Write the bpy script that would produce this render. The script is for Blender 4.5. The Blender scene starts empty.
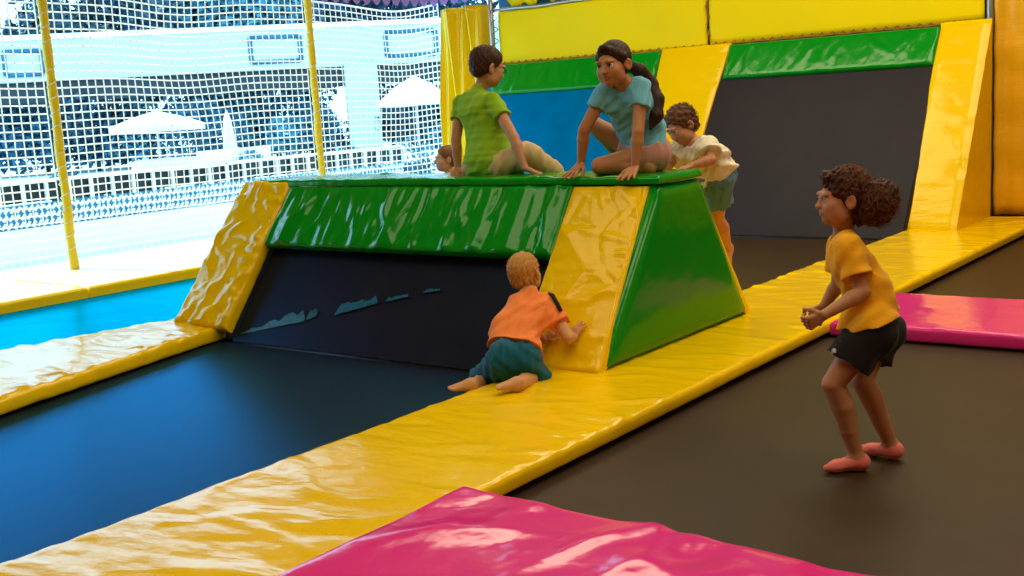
import bpy, math, random
import numpy as np
from mathutils import Vector, Matrix

rng = np.random.RandomState(7)
random.seed(7)
sc = bpy.context.scene
COL = sc.collection

# ------------------------------------------------------------------ camera
F = 1128.19
CAMZ = 1.55
YAW, PITCH, ROLL = [math.radians(a) for a in (-37.96, 9.22, -3.4605)]


def cam_axes():
    fw = np.array([math.sin(YAW) * math.cos(PITCH), math.cos(YAW) * math.cos(PITCH), -math.sin(PITCH)])
    rt = np.array([math.cos(YAW), -math.sin(YAW), 0])
    up = np.cross(rt, fw)
    c, s = math.cos(ROLL), math.sin(ROLL)
    return np.array([c * rt + s * up, s * rt - c * up, fw])


R = cam_axes()
CP = np.array([0, 0, CAMZ])


def ray(px, py):
    return R.T @ np.array([(px - 512) / F, (py - 288) / F, 1.0])


def aty(px, py, Y):
    d = ray(px, py)
    return CP + d * (Y / d[1])


def atz(px, py, z):
    d = ray(px, py)
    return CP + d * ((z - CAMZ) / d[2])


cd = bpy.data.cameras.new('camera')
cam = bpy.data.objects.new('camera', cd)
COL.objects.link(cam)
cd.sensor_width = 36
cd.lens = F / 1024 * 36
cd.clip_start = 0.05
cd.clip_end = 300
m = Matrix(((R[0][0], -R[1][0], -R[2][0], 0), (R[0][1], -R[1][1], -R[2][1], 0), (R[0][2], -R[1][2], -R[2][2], CAMZ), (0, 0, 0, 1)))
cam.matrix_world = m
sc.camera = cam

# ------------------------------------------------------------------ materials


def mat(name, col, rough=0.5, spec=0.5, metal=0.0, bump=0.0, bscale=(20, 20, 20), var=0.0, vscale=6, coat=0.0, sss=0.0, sheen=0.0, trans=0.0, detail=3):
    M = bpy.data.materials.new(name)
    M.use_nodes = True
    nt = M.node_tree
    b = nt.nodes['Principled BSDF']
    b.inputs['Base Color'].default_value = (*col, 1)
    b.inputs['Roughness'].default_value = rough
    b.inputs['Specular IOR Level'].default_value = spec
    b.inputs['Metallic'].default_value = metal
    b.inputs['Coat Weight'].default_value = coat
    b.inputs['Coat Roughness'].default_value = 0.12
    if sheen:
        b.inputs['Sheen Weight'].default_value = sheen
    if sss:
        b.inputs['Subsurface Weight'].default_value = sss
        b.inputs['Subsurface Radius'].default_value = (0.02, 0.008, 0.004)
    if bump or var:
        tc = nt.nodes.new('ShaderNodeTexCoord')
        mp = nt.nodes.new('ShaderNodeMapping')
        nt.links.new(tc.outputs['Object'], mp.inputs['Vector'])
    if bump:
        mp.inputs['Scale'].default_value = bscale
        no = nt.nodes.new('ShaderNodeTexNoise')
        no.inputs['Scale'].default_value = 1.0
        no.inputs['Detail'].default_value = detail
        nt.links.new(mp.outputs[0], no.inputs['Vector'])
        bp = nt.nodes.new('ShaderNodeBump')
        bp.inputs['Strength'].default_value = 1.0
        bp.inputs['Distance'].default_value = bump
        nt.links.new(no.outputs['Fac'], bp.inputs['Height'])
        nt.links.new(bp.outputs[0], b.inputs['Normal'])
    if var:
        n2 = nt.nodes.new('ShaderNodeTexNoise')
        n2.inputs['Scale'].default_value = vscale
        n2.inputs['Detail'].default_value = 4
        nt.links.new(tc.outputs['Object'], n2.inputs['Vector'])
        mx = nt.nodes.new('ShaderNodeMix')
        mx.data_type = 'RGBA'
        mx.inputs[6].default_value = (*[c * (1 - var) for c in col], 1)
        mx.inputs[7].default_value = (*[min(1, c * (1 + var)) for c in col], 1)
        nt.links.new(n2.outputs['Fac'], mx.inputs[0])
        nt.links.new(mx.outputs[2], b.inputs['Base Color'])
    if trans:
        b.inputs['Transmission Weight'].default_value = trans
    return M


YEL = mat('yellow vinyl', (0.90, 0.575, 0.0), 0.15, 0.4, bump=0.006, bscale=(5, 9, 9), var=0.05, vscale=2)
GRN = mat('green vinyl', (0.0, 0.26, 0.008), 0.15, 0.4, bump=0.006, bscale=(9, 5, 5), var=0.08, vscale=2)
PNK = mat('pink vinyl', (0.78, 0.028, 0.27), 0.14, 0.5, bump=0.006, bscale=(5, 5, 5), var=0.05, vscale=2)
BAN = mat('yellow banner', (0.95, 0.73, 0.0), 0.5, 0.08, bump=0.01, bscale=(1.2, 1.2, 1.2), var=0.05, vscale=1)
NETY = mat('yellow curtain', (0.80, 0.42, 0.005), 0.4, 0.4, bump=0.004, bscale=(4, 4, 40), var=0.08, vscale=5)
BEDB = mat('sky-reflection blue trampoline fabric', (0.0, 0.15, 0.36), 0.30, 0.25, bump=0.0006, bscale=(160, 160, 160), var=0.25, vscale=3)  # blue of the reflected sky is painted into the bed colour
BED = mat('black trampoline fabric', (0.018, 0.012, 0.014), 0.36, 0.5, bump=0.0006, bscale=(160, 160, 160), var=0.25, vscale=3)
BEDW = mat('warm-lit black trampoline fabric', (0.036, 0.020, 0.010), 0.5, 0.22, bump=0.0006, bscale=(160, 160, 160), var=0.25, vscale=3)  # brown base paints in the warm reflection of the yellow walls
BEDK = mat('charcoal trampoline fabric', (0.016, 0.012, 0.018), 0.5, 0.2, bump=0.0006, bscale=(160, 160, 160), var=0.25, vscale=3)


def tint(M, c):
    M.node_tree.nodes['Principled BSDF'].inputs['Specular Tint'].default_value = (*c, 1)




def sky_sheen_fabric(M, base, gloss, rough, ior):
    # dark woven fabric; blue sky reflection is put into the gloss colour
    nt = M.node_tree
    b = nt.nodes['Principled BSDF']
    b.inputs['Base Color'].default_value = (*base, 1)
    b.inputs['Specular IOR Level'].default_value = 0.0
    b.inputs['Roughness'].default_value = 0.9
    g = nt.nodes.new('ShaderNodeBsdfGlossy')
    g.inputs['Color'].default_value = (*gloss, 1)
    g.inputs['Roughness'].default_value = rough
    fr = nt.nodes.new('ShaderNodeFresnel')
    fr.inputs['IOR'].default_value = ior
    mx = nt.nodes.new('ShaderNodeMixShader')
    nt.links.new(fr.outputs[0], mx.inputs[0])
    nt.links.new(b.outputs[0], mx.inputs[1])
    nt.links.new(g.outputs[0], mx.inputs[2])
    nt.links.new(mx.outputs[0], nt.nodes['Material Output'].inputs[0])


sky_sheen_fabric(BED, (0.030, 0.017, 0.019), (0.03, 0.42, 0.85), 0.34, 1.42)
sky_sheen_fabric(BEDB, (0.0, 0.10, 0.26), (0.0, 0.70, 0.95), 0.26, 1.40)
tint(YEL, (1.0, 0.86, 0.60))
CREAM = mat('sun-glare cream vinyl', (0.92, 0.88, 0.74), 0.2, 0.5, bump=0.004, bscale=(5, 5, 5))  # pale colour paints sun glare onto the yellow ledge pads
DARK = mat('dark frame', (0.015, 0.014, 0.014), 0.5)
STEEL = mat('grey steel', (0.42, 0.42, 0.42), 0.35, metal=0.8)
ROPE = mat('brown rope', (0.30, 0.12, 0.03), 0.8)
POLE = mat('yellow padded sleeve', (0.85, 0.58, 0.01), 0.35, bump=0.003, bscale=(30, 30, 8))
NET = mat('cream netting', (0.90, 0.88, 0.78), 0.6)
_nt = NET.node_tree
_tr = _nt.nodes.new('ShaderNodeBsdfTranslucent')
_tr.inputs['Color'].default_value = (0.95, 0.93, 0.85, 1)
_mx = _nt.nodes.new('ShaderNodeMixShader')
_mx.inputs[0].default_value = 0.5
_nt.links.new(_nt.nodes['Principled BSDF'].outputs[0], _mx.inputs[1])
_nt.links.new(_tr.outputs[0], _mx.inputs[2])
_nt.links.new(_mx.outputs[0], _nt.nodes['Material Output'].inputs[0])
CONC = mat('pale mint concrete', (0.40, 0.42, 0.34), 0.8, var=0.06, vscale=1)
WHITE = mat('white paint', (0.85, 0.88, 0.90), 0.5)
PAVE = mat('pale paving', (0.55, 0.62, 0.60), 0.8, var=0.12, vscale=4)
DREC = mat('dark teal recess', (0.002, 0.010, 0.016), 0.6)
LEAF = mat('teal leaves', (0.004, 0.045, 0.075), 0.55, var=0.5, vscale=1.5)
LEAF2 = mat('blue green leaves', (0.007, 0.09, 0.15), 0.55, var=0.5, vscale=1.5)
LEAF3 = mat('pale cyan leaves', (0.04, 0.21, 0.28), 0.55, var=0.4, vscale=1.5)
TRUNK = mat('bark', (0.03, 0.06, 0.09), 0.9)
BLUEP = mat('blue panel', (0.03, 0.20, 0.42), 0.5)
PURP = mat('lilac fabric', (0.42, 0.25, 0.75), 0.7)
TURQ = mat('turquoise shadow tone', (0.03, 0.30, 0.50), 0.6)
WALLM = mat('ochre hall wall', (0.60, 0.32, 0.04), 0.8, var=0.05)
CEILM = mat('dark ceiling', (0.20, 0.11, 0.03), 0.9, var=0.05)
FLOORM = mat('dark rubber floor', (0.05, 0.05, 0.05), 0.8, var=0.1)


def skin(name, c):
    return mat(name, c, 0.5, 0.35, var=0.06, vscale=9, bump=0.0006, bscale=(150, 150, 150), sss=0.08)


def cloth(name, c, rough=0.85, var=0.08):
    return mat(name, c, rough, 0.2, bump=0.0012, bscale=(90, 90, 90), var=var, vscale=8, sheen=0.1)


def hairm(name, c):
    return mat(name, c, 0.55, 0.22, bump=0.003, bscale=(120, 120, 25), var=0.35, vscale=40)


# ------------------------------------------------------------------ object helpers


def mesh_obj(name, V, Fc, material, parent=None, smooth=False, base=None, mats=None, mi=None):
    me = bpy.data.meshes.new(name)
    V = np.asarray(V, dtype=np.float64)
    if base is None:
        base = np.zeros(3)
    V = V - np.asarray(base)
    if isinstance(Fc, np.ndarray) and Fc.ndim == 2:
        n, k = Fc.shape
        me.vertices.add(len(V))
        me.vertices.foreach_set('co', V.astype(np.float32).ravel())
        me.loops.add(n * k)
        me.loops.foreach_set('vertex_index', Fc.astype(np.int32).ravel())
        me.polygons.add(n)
        me.polygons.foreach_set('loop_start', np.arange(0, n * k, k, dtype=np.int32))
        me.update(calc_edges=True)
    else:
        me.from_pydata([tuple(v) for v in V], [], [tuple(f) for f in Fc])
    for mm in (mats or [material]):
        me.materials.append(mm)
    if mi is not None:
        me.polygons.foreach_set('material_index', np.asarray(mi, dtype=np.int32))
    if smooth:
        me.polygons.foreach_set('use_smooth', np.ones(len(me.polygons), dtype=bool))
    me.validate()
    me.update()
    o = bpy.data.objects.new(name, me)
    COL.objects.link(o)
    if parent is not None:
        o.parent = parent
    else:
        o.location = tuple(base)
    return o


def tag(o, label=None, cat=None, group=None, kind=None):
    if label:
        o['label'] = label
    if cat:
        o['category'] = cat
    if group:
        o['group'] = group
    if kind:
        o['kind'] = kind
    return o


def empty(name, loc, label, cat, group=None):
    o = bpy.data.objects.new(name, None)
    COL.objects.link(o)
    o.location = tuple(loc)
    o.empty_display_size = 0.1
    return tag(o, label, cat, group)


class MB:
    """collects simple shapes of ONE part"""

    def __init__(s):
        s.v, s.f = [], []

    def add(s, V, Fc):
        n = len(s.v)
        s.v += [tuple(map(float, p)) for p in V]
        s.f += [tuple(int(i) + n for i in f) for f in Fc]
        return s

    def box(s, lo, hi):
        (a, b, c), (d, e, f) = lo, hi
        return s.add([(a, b, c), (d, b, c), (d, e, c), (a, e, c), (a, b, f), (d, b, f), (d, e, f), (a, e, f)],
                     [(0, 3, 2, 1), (4, 5, 6, 7), (0, 1, 5, 4), (1, 2, 6, 5), (2, 3, 7, 6), (3, 0, 4, 7)])

    def obox(s, c, ax, half):
        c = np.array(c, float)
        A = np.array(ax, float)
        P = []
        for z in (-1, 1):
            for x, y in ((-1, -1), (1, -1), (1, 1), (-1, 1)):
                P.append(c + x * half[0] * A[0] + y * half[1] * A[1] + z * half[2] * A[2])
        return s.add(P, [(0, 3, 2, 1), (4, 5, 6, 7), (0, 1, 5, 4), (1, 2, 6, 5), (2, 3, 7, 6), (3, 0, 4, 7)])

    def tube(s, pts, r, n=8, closed=False):
        pts = [np.array(p, float) for p in pts]
        rs = r if hasattr(r, '__len__') else [r] * len(pts)
        V, Fc = [], []
        up = np.array([0.0, 0, 1])
        for i, p in enumerate(pts):
            t = pts[min(i + 1, len(pts) - 1)] - pts[max(i - 1, 0)]
            t /= np.linalg.norm(t) + 1e-9
            u = np.cross(t, up)
            if np.linalg.norm(u) < 0.15:
                u = np.cross(t, np.array([1.0, 0, 0]))
            u /= np.linalg.norm(u)
            w = np.cross(t, u)
            for k in range(n):
                a = 2 * math.pi * k / n
                V.append(p + rs[i] * (math.cos(a) * u + math.sin(a) * w))
        for i in range(len(pts) - 1):
            for k in range(n):
                Fc.append((i * n + k, i * n + (k + 1) % n, (i + 1) * n + (k + 1) % n, (i + 1) * n + k))
        Fc.append(tuple(range(n))[::-1])
        Fc.append(tuple((len(pts) - 1) * n + k for k in range(n)))
        return s.add(V, Fc)

    def build(s, name, material, parent=None, smooth=False, base=None):
        return mesh_obj(name, s.v, s.f, material, parent, smooth, base)


def bevel(o, w, seg=2):
    b = o.modifiers.new('bevel', 'BEVEL')
    b.width = w
    b.segments = seg
    b.limit_method = 'ANGLE'
    return o


def axis_coords(L, r, step):
    e = [0, 0.06 * r, 0.2 * r, 0.45 * r, 0.75 * r, r]
    n = max(2, int((L - 2 * r) / step))
    mid = list(np.linspace(r, L - r, n + 1))
    return np.array(e[:-1] + mid + [L - x for x in e[:-1]][::-1])


def pad(name, c00, c10, c11, c01, thick, material, r=0.03, puff=0.0, step=0.02, folds=40, famp=0.006, fdir=None, fedge=True, seed=0, fvar=.3, sag=None, flen=(0.06, 0.3), fw=(0.012, 0.03), parent=None):
    """stuffed vinyl mat: top corners c00 (u0 v0), c10 (u1 v0), c11, c01; normal = du x dv"""
    rs = np.random.RandomState(seed)
    c = [np.array(x, float) for x in (c00, c10, c11, c01)]
    Lu = 0.5 * (np.linalg.norm(c[1] - c[0]) + np.linalg.norm(c[2] - c[3]))
    Lv = 0.5 * (np.linalg.norm(c[3] - c[0]) + np.linalg.norm(c[2] - c[1]))
    r = min(r, thick * 0.9)
    su, sv = axis_coords(Lu, r, step), axis_coords(Lv, r, step)
    U, W = np.meshgrid(su, sv, indexing='ij')
    u, v = (U / Lu)[..., None], (W / Lv)[..., None]
    P = c[0] * (1 - u) * (1 - v) + c[1] * u * (1 - v) + c[2] * u * v + c[3] * (1 - u) * v
    N = np.cross((c[1] - c[0]) + (c[2] - c[3]), (c[3] - c[0]) + (c[2] - c[1]))
    N /= np.linalg.norm(N)

    def drop(d):
        t = np.clip(1 - d / r, 0, 1)
        return r * (1 - np.sqrt(np.clip(1 - t * t, 0, 1)))
    h = -np.maximum(drop(np.minimum(U, Lu - U)), drop(np.minimum(W, Lv - W)))
    eu, ev = np.minimum(U, Lu - U), np.minimum(W, Lv - W)
    h = h + puff * (np.sin(np.pi * np.clip(U / Lu, 0, 1)) ** .5) * (np.sin(np.pi * np.clip(W / Lv, 0, 1)) ** .5)
    fall = np.clip(np.minimum(eu, ev) / r, 0, 1)
    hf = np.zeros_like(h)
    for i in range(folds):
        if fedge and rs.rand() < 0.6:
            side = rs.randint(4) if min(Lu, Lv) > 0.45 * max(Lu, Lv) else (rs.randint(2) + (2 if Lu > Lv else 0))
            if side < 2:
                u0, v0 = (0.03, Lu - 0.03)[side], rs.rand() * Lv
                a = rs.normal(0, 0.5)
            else:
                u0, v0 = rs.rand() * Lu, (0.03, Lv - 0.03)[side - 2]
                a = math.pi / 2 + rs.normal(0, 0.5)
        else:
            u0, v0 = rs.rand() * Lu, rs.rand() * Lv
            a = (fdir if fdir is not None else rs.rand() * math.pi) + rs.normal(0, fvar)
        ln, wd = rs.uniform(*flen), rs.uniform(*fw)
        am = famp * rs.uniform(0.3, 1) * (1 if rs.rand() < .7 else -0.8)
        s = (U - u0) * math.cos(a) + (W - v0) * math.sin(a)
        t = -(U - u0) * math.sin(a) + (W - v0) * math.cos(a) + 0.25 * s * s / max(ln, .05) * rs.normal()
        hf += am * np.exp(-(s / ln) ** 2 - (t / wd) ** 2)
    h = h + hf * (0.25 + 0.75 * fall)
    P = P + N * h[..., None]
    if sag is not None:
        P = P + sag(U, W)[..., None] * N
    nu, nv = len(su), len(sv)
    idx = np.arange(nu * nv).reshape(nu, nv)
    V = list(P.reshape(-1, 3))
    q = np.stack([idx[:-1, :-1], idx[1:, :-1], idx[1:, 1:], idx[:-1, 1:]], -1).reshape(-1, 4)
    ring = list(idx[:, 0]) + list(idx[-1, 1:]) + list(idx[-2::-1, -1]) + list(idx[0, -2:0:-1])
    cen = (c[0] + c[1] + c[2] + c[3]) / 4
    rows = [ring]
    r2 = 0.5 * r
    ringP = np.array([V[i] for i in ring])
    topdrop = r
    for k, (dz, ins) in enumerate([(0.35, 0), (0.65, 0), (0.9, 0.12), (1.0, 0.45)]):
        row = []
        for j in range(len(ring)):
            inw = cen - ringP[j]
            inw -= N * (inw @ N)
            inw /= np.linalg.norm(inw)
            bul = 0.25 * r * (1 if k in (0, 1) else 0) * (0.6 + 0.4 * math.sin(j * 0.37 + seed))
            V.append(ringP[j] - N * (thick - topdrop) * dz + inw * (ins * r2 - bul * 0.5))
            row.append(len(V) - 1)
        rows.append(row)
    qs = []
    n = len(ring)
    for a, b in zip(rows[:-1], rows[1:]):
        for j in range(n):
            k = (j + 1) % n
            qs.append((a[j], b[j], b[k], a[k]))
    faces = [tuple(x) for x in q] + qs + [tuple(rows[-1])[::-1]]
    return mesh_obj(name, V, faces, material, parent, True)


# ------------------------------------------------------------------ smooth body modelling (blended distance field -> one mesh)
def nrm(v):
    v = np.array(v, float)
    return v / (np.linalg.norm(v) + 1e-12)


class Field:
    def __init__(s, lo, hi, vox):
        s.lo = np.array(lo, float)
        s.vox = vox
        s.n = np.ceil((np.array(hi) - s.lo) / vox).astype(int) + 1
        s.f = np.full(s.n, 0.2, np.float32)

    def block(s, lo, hi):
        a = np.clip(np.floor((np.array(lo) - s.lo) / s.vox).astype(int), 0, s.n)
        b = np.clip(np.ceil((np.array(hi) - s.lo) / s.vox).astype(int) + 1, 0, s.n)
        if np.any(b <= a):
            return None, None
        ax = [(s.lo[i] + s.vox * np.arange(a[i], b[i])).astype(np.float32) for i in range(3)]
        return tuple(slice(a[i], b[i]) for i in range(3)), (ax[0][:, None, None], ax[1][None, :, None], ax[2][None, None, :])

    def put(s, lo, hi, fn, k, op):
        mrg = k + 4 * s.vox
        sl, X = s.block(np.array(lo) - mrg, np.array(hi) + mrg)
        if sl is None:
            return
        d = fn(X)
        f = s.f[sl]
        if op == 'add':
            h = np.clip(k - np.abs(f - d), 0, None) / max(k, 1e-6)
            s.f[sl] = np.minimum(f, d) - h * h * k * 0.25
        elif op == 'sub':
            d = -d
            h = np.clip(k - np.abs(f - d), 0, None) / max(k, 1e-6)
            s.f[sl] = np.maximum(f, d) + h * h * k * 0.25

    def cap(s, a, b, ra, rb=None, k=0.02, op='add', clip=None, flat=None):
        a, b = np.array(a, float), np.array(b, float)
        rb = ra if rb is None else rb
        ab = b - a
        L2 = ab @ ab + 1e-12
        m = max(ra, rb)

        def fn(X):
            p = [X[i] - a[i] for i in range(3)]
            t = np.clip((p[0] * ab[0] + p[1] * ab[1] + p[2] * ab[2]) / L2, 0, 1)
            q = [p[i] - t * ab[i] for i in range(3)]
            d2 = q[0] ** 2 + q[1] ** 2 + q[2] ** 2
            if flat is not None:
                fx, amt = flat
                w = q[0] * fx[0] + q[1] * fx[1] + q[2] * fx[2]
                d2 = d2 + (amt * amt - 1) * w * w
            d = np.sqrt(d2) - (ra + (rb - ra) * t)
            if clip is not None:
                for c, n in clip:
                    d = np.maximum(d, (X[0] - c[0]) * n[0] + (X[1] - c[1]) * n[1] + (X[2] - c[2]) * n[2])
            return d
        s.put(np.minimum(a, b) - m, np.maximum(a, b) + m, fn, k, op)

    def ell(s, c, r, A=None, k=0.02, op='add', clip=None):
        c, r = np.array(c, float), np.array(r, float)
        A = np.eye(3) if A is None else np.array(A)      # columns = axes
        ext = np.sqrt(((A * r[None, :]) ** 2).sum(1))

        def fn(X):
            p = [X[i] - c[i] for i in range(3)]
            l = [p[0] * A[0, j] + p[1] * A[1, j] + p[2] * A[2, j] for j in range(3)]
            k0 = np.sqrt((l[0] / r[0]) ** 2 + (l[1] / r[1]) ** 2 + (l[2] / r[2]) ** 2)
            k1 = np.sqrt((l[0] / r[0] ** 2) ** 2 + (l[1] / r[1] ** 2) ** 2 + (l[2] / r[2] ** 2) ** 2) + 1e-6
            d = k0 * (k0 - 1) / k1
            if clip is not None:
                for cc, n in clip:
                    d = np.maximum(d, (X[0] - cc[0]) * n[0] + (X[1] - cc[1]) * n[1] + (X[2] - cc[2]) * n[2])
            return d.astype(np.float32)
        s.put(c - ext, c + ext, fn, k, op)

    def plane(s, c, n):
        n = nrm(n)
        X = [(s.lo[i] + s.vox * np.arange(s.n[i])).astype(np.float32) for i in range(3)]
        d = ((X[0] - c[0]) * n[0])[:, None, None] + ((X[1] - c[1]) * n[1])[None, :, None] + ((X[2] - c[2]) * n[2])[None, None, :]
        s.f = np.maximum(s.f, d)

    def ripple(s, items):
        """items: (direction, wavelength, amplitude, phase)"""
        X = [(s.lo[i] + s.vox * np.arange(s.n[i])).astype(np.float32) for i in range(3)]
        for d, wl, am, ph in items:
            d = nrm(d) * 2 * math.pi / wl
            w = (X[0] * d[0])[:, None, None] + (X[1] * d[1])[None, :, None] + (X[2] * d[2])[None, None, :] + ph
            s.f += (am * np.sin(w + 0.8 * np.sin(w * 0.37 + 1.3))).astype(np.float32)

    def shell(s, t):
        s.f = np.maximum(s.f, -(s.f + t))

    def mesh(s, smooth=2):
        f = s.f
        f = np.pad(f, 1, constant_values=0.2)
        lo = s.lo - s.vox
        ins = f < 0
        nx, ny, nz = f.shape
        c8 = sum(ins[i:nx - 1 + i, j:ny - 1 + j, k:nz - 1 + k].astype(np.int8) for i in (0, 1) for j in (0, 1) for k in (0, 1))
        act = (c8 > 0) & (c8 < 8)
        cells = np.argwhere(act)
        vid = np.full(act.shape, -1, np.int64)
        vid[act] = np.arange(len(cells))
        acc = np.zeros((len(cells), 3))
        cnt = np.zeros(len(cells))
        corner = {}
        for i in (0, 1):
            for j in (0, 1):
                for k in (0, 1):
                    corner[(i, j, k)] = f[cells[:, 0] + i, cells[:, 1] + j, cells[:, 2] + k].astype(np.float64)
        for a in corner:
            for ax in range(3):
                if a[ax] == 0:
                    b = list(a)
                    b[ax] = 1
                    fa, fb = corner[a], corner[tuple(b)]
                    cr = (fa < 0) != (fb < 0)
                    t = np.where(cr, fa / np.where(cr, fa - fb, 1), 0)
                    p = np.tile(np.array(a, float), (len(cells), 1))
                    p[:, ax] += t
                    acc[cr] += p[cr]
                    cnt += cr
        V = lo + s.vox * (cells + acc / cnt[:, None])
        quads = []
        for ax in range(3):
            o1, o2 = [(1, 2), (2, 0), (0, 1)][ax]
            sl0 = [slice(1, -1)] * 3
            sl0[ax] = slice(0, -1)
            sl1 = list(sl0)
            sl1[ax] = slice(1, None)
            A, B = ins[tuple(sl0)], ins[tuple(sl1)]
            for flip, E in ((False, A & ~B), (True, B & ~A)):
                e = np.argwhere(E)
                if not len(e):
                    continue
                off = np.array([1, 1, 1])
                off[ax] = 0
                e = e + off
                d1, d2 = np.zeros(3, int), np.zeros(3, int)
                d1[o1], d2[o2] = 1, 1
                ids = [vid[tuple((e - x).T)] for x in (d1 + d2, d2, 0 * d1, d1)]
                qd = np.stack(ids if not flip else ids[::-1], 1)
                quads.append(qd)
        Q = np.concatenate(quads)
        for _ in range(smooth):
            S = np.zeros_like(V)
            n = np.zeros(len(V))
            for a, b in ((0, 1), (1, 2), (2, 3), (3, 0)):
                for x, y in ((a, b), (b, a)):
                    for i in range(3):
                        S[:, i] += np.bincount(Q[:, x], V[Q[:, y], i], len(V))
                    n += np.bincount(Q[:, x], minlength=len(V))
            V = 0.45 * V + 0.55 * S / np.maximum(n, 1)[:, None]
        return V, Q


def frame(fwd, up):
    """columns: right, forward, up"""
    f = nrm(fwd)
    r = nrm(np.cross(f, up))
    return np.stack([r, f, np.cross(r, f)], 1)


def loc(c, A, s, p):
    return np.array(c) + A @ (np.array(p, float) * s)


def add_head(S, c, A, s, smile=0.0):
    E = lambda p, r, k=0.015, op='add', AA=None: S.ell(loc(c, A, s, p), np.array(r) * s, A if AA is None else AA, k * s, op)
    E((0, -.018, .030), (.074, .090, .078))
    E((0, .028, -.030), (.057, .056, .066), .03)
    E((0, .050, -.079), (.024, .022, .020), .025)
    for x in (-1, 1):
        E((x * .036, .048, -.030), (.028, .030, .030), .02)
        E((x * .045, .020, -.060), (.022, .035, .028), .02)
        E((x * .028, .078, .020), (.024, .012, .009), .015)
        E((x * .030, .094, .000), (.017, .014, .011), .010, 'sub')
        E((x * .0085, .090, -.029), (.0075, .008, .006), .006)
        B = A @ np.array([[math.cos(x * .5), -math.sin(x * .5), 0], [math.sin(x * .5), math.cos(x * .5), 0], [0, 0, 1]])
        E((x * .079, -.012, -.008), (.010, .021, .030), .008, 'add', B)
        E((x * .086, -.006, -.006), (.006, .011, .017), .005, 'sub', B)
    S.cap(loc(c, A, s, (0, .080, .004)), loc(c, A, s, (0, .095, -.026)), .0065 * s, .0092 * s, .012 * s)
    E((0, .0805, -.0505), (.020 + .006 * smile, .009, .0045), .006)
    E((0, .0785, -.0605), (.017 + .005 * smile, .009, .0055), .006)
    E((0, .0895, -.0555), (.022 + .008 * smile, .006, .0022), .003, 'sub')


def lip_mask(V, Q, c, A, s, smile=0.0):
    C = V[Q].mean(1)
    l = (C - np.array(c)) @ A / s
    w = .021 + .006 * smile
    return ((l[:, 0] / w) ** 2 + ((l[:, 2] + .0555) / .0105) ** 2 < 1) & (l[:, 1] > .06)


def face_parts(parent, base, c, A, s, browm, irism, look=(0, 0)):
    for x in (-1, 1):
        e = loc(c, A, s, (x * .030, .0705, .001))
        V, Fc, mi = [], [], []
        n, mI = 16, 12
        for i in range(mI + 1):
            th = math.pi * i / mI
            for j in range(n):
                ph = 2 * math.pi * j / n
                p = np.array([math.sin(th) * math.cos(ph), math.cos(th), math.sin(th) * math.sin(ph)]) * .0135
                V.append(e + A @ (p * s))
        for i in range(mI):
            for j in range(n):
                Fc.append((i * n + j, i * n + (j + 1) % n, (i + 1) * n + (j + 1) % n, (i + 1) * n + j))
                mi.append(1 if i < 2 else 0)
        mesh_obj('eye', V, Fc, None, parent, True, base, [EYEW, irism], mi)
        b = MB()
        b.tube([loc(c, A, s, (x * .014, .0865, .0215)), loc(c, A, s, (x * .026, .0860, .0245)), loc(c, A, s, (x * .038, .0795, .0225)), loc(c, A, s, (x * .046, .0715, .0175))],
               [.0022 * s, .0032 * s, .0028 * s, .0012 * s], 6)
        b.build('eyebrow', browm, parent, True, base)
        l = MB()
        l.tube([loc(c, A, s, (x * .0155, .0815, .0010)), loc(c, A, s, (x * .023, .0850, .0070)), loc(c, A, s, (x * .033, .0850, .0078)), loc(c, A, s, (x * .0445, .0765, .0020))],
               [.0010 * s, .0016 * s, .0018 * s, .0010 * s], 5)
        l.build('eyelash', browm, parent, True, base)


def add_hand(S, w, d, n, side, L, curl=(.5, .6, .5), spread=.12, thumb_in=0.3):
    """w wrist, d along the fingers, n palm normal, side toward the thumb"""
    w, d = np.array(w, float), nrm(d)
    n = nrm(np.array(n, float) - d * (np.array(n) @ d))
    sd = np.cross(d, n)
    if sd @ np.array(side) < 0:
        sd = -sd
    r = .052 * L
    pl = .50 * L
    for q in (-.16, -.05, .06, .17):
        S.cap(w + d * .06 * L + sd * q * .55 * L, w + d * pl + sd * q * L * 1.0, .085 * L, .075 * L, .04 * L)
    S.ell(w + d * .28 * L, np.array([.20, .27, .085]) * L, np.stack([sd, d, np.cross(sd, d)], 1), .03 * L)
    for i, (q, fl) in enumerate(((.19, .42), (.065, .47), (-.065, .44), (-.185, .35))):
        p = w + d * pl + sd * q * L
        ang = 0
        fd0 = nrm(d + sd * (spread * (1.5 - i)))
        for j, fr in enumerate((.44, .31, .25)):
            ang += curl[j] * (1 + .08 * i)
            dd = fd0 * math.cos(ang) + n * math.sin(ang)
            e = p + dd * fr * fl * L
            S.cap(p, e, r * (1.1 - .1 * j), r * (1.03 - .12 * j), .012 * L)
            p = e
    p = w + d * .16 * L + sd * .15 * L
    t1 = nrm(d * .62 + sd * .75 + n * thumb_in)
    t2 = nrm(d * .9 + sd * .35 + n * (thumb_in + .15))
    t3 = nrm(d * .98 + sd * .12 + n * (thumb_in + .25))
    if thumb_in > .7:      # closed fist: thumb folds over the fingers
        t1, t2, t3 = nrm(d * .5 + sd * .6 + n * .6), nrm(d * .5 + n * .85), nrm(n * .45 - sd * .75 + d * .1)
    for dd, fl, ra, rb in ((t1, .24, .10, .075), (t2, .19, .066, .058), (t3, .15, .057, .045)):
        e = p + dd * fl * L
        S.cap(p, e, ra * L, rb * L, .03 * L)
        p = e


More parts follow.
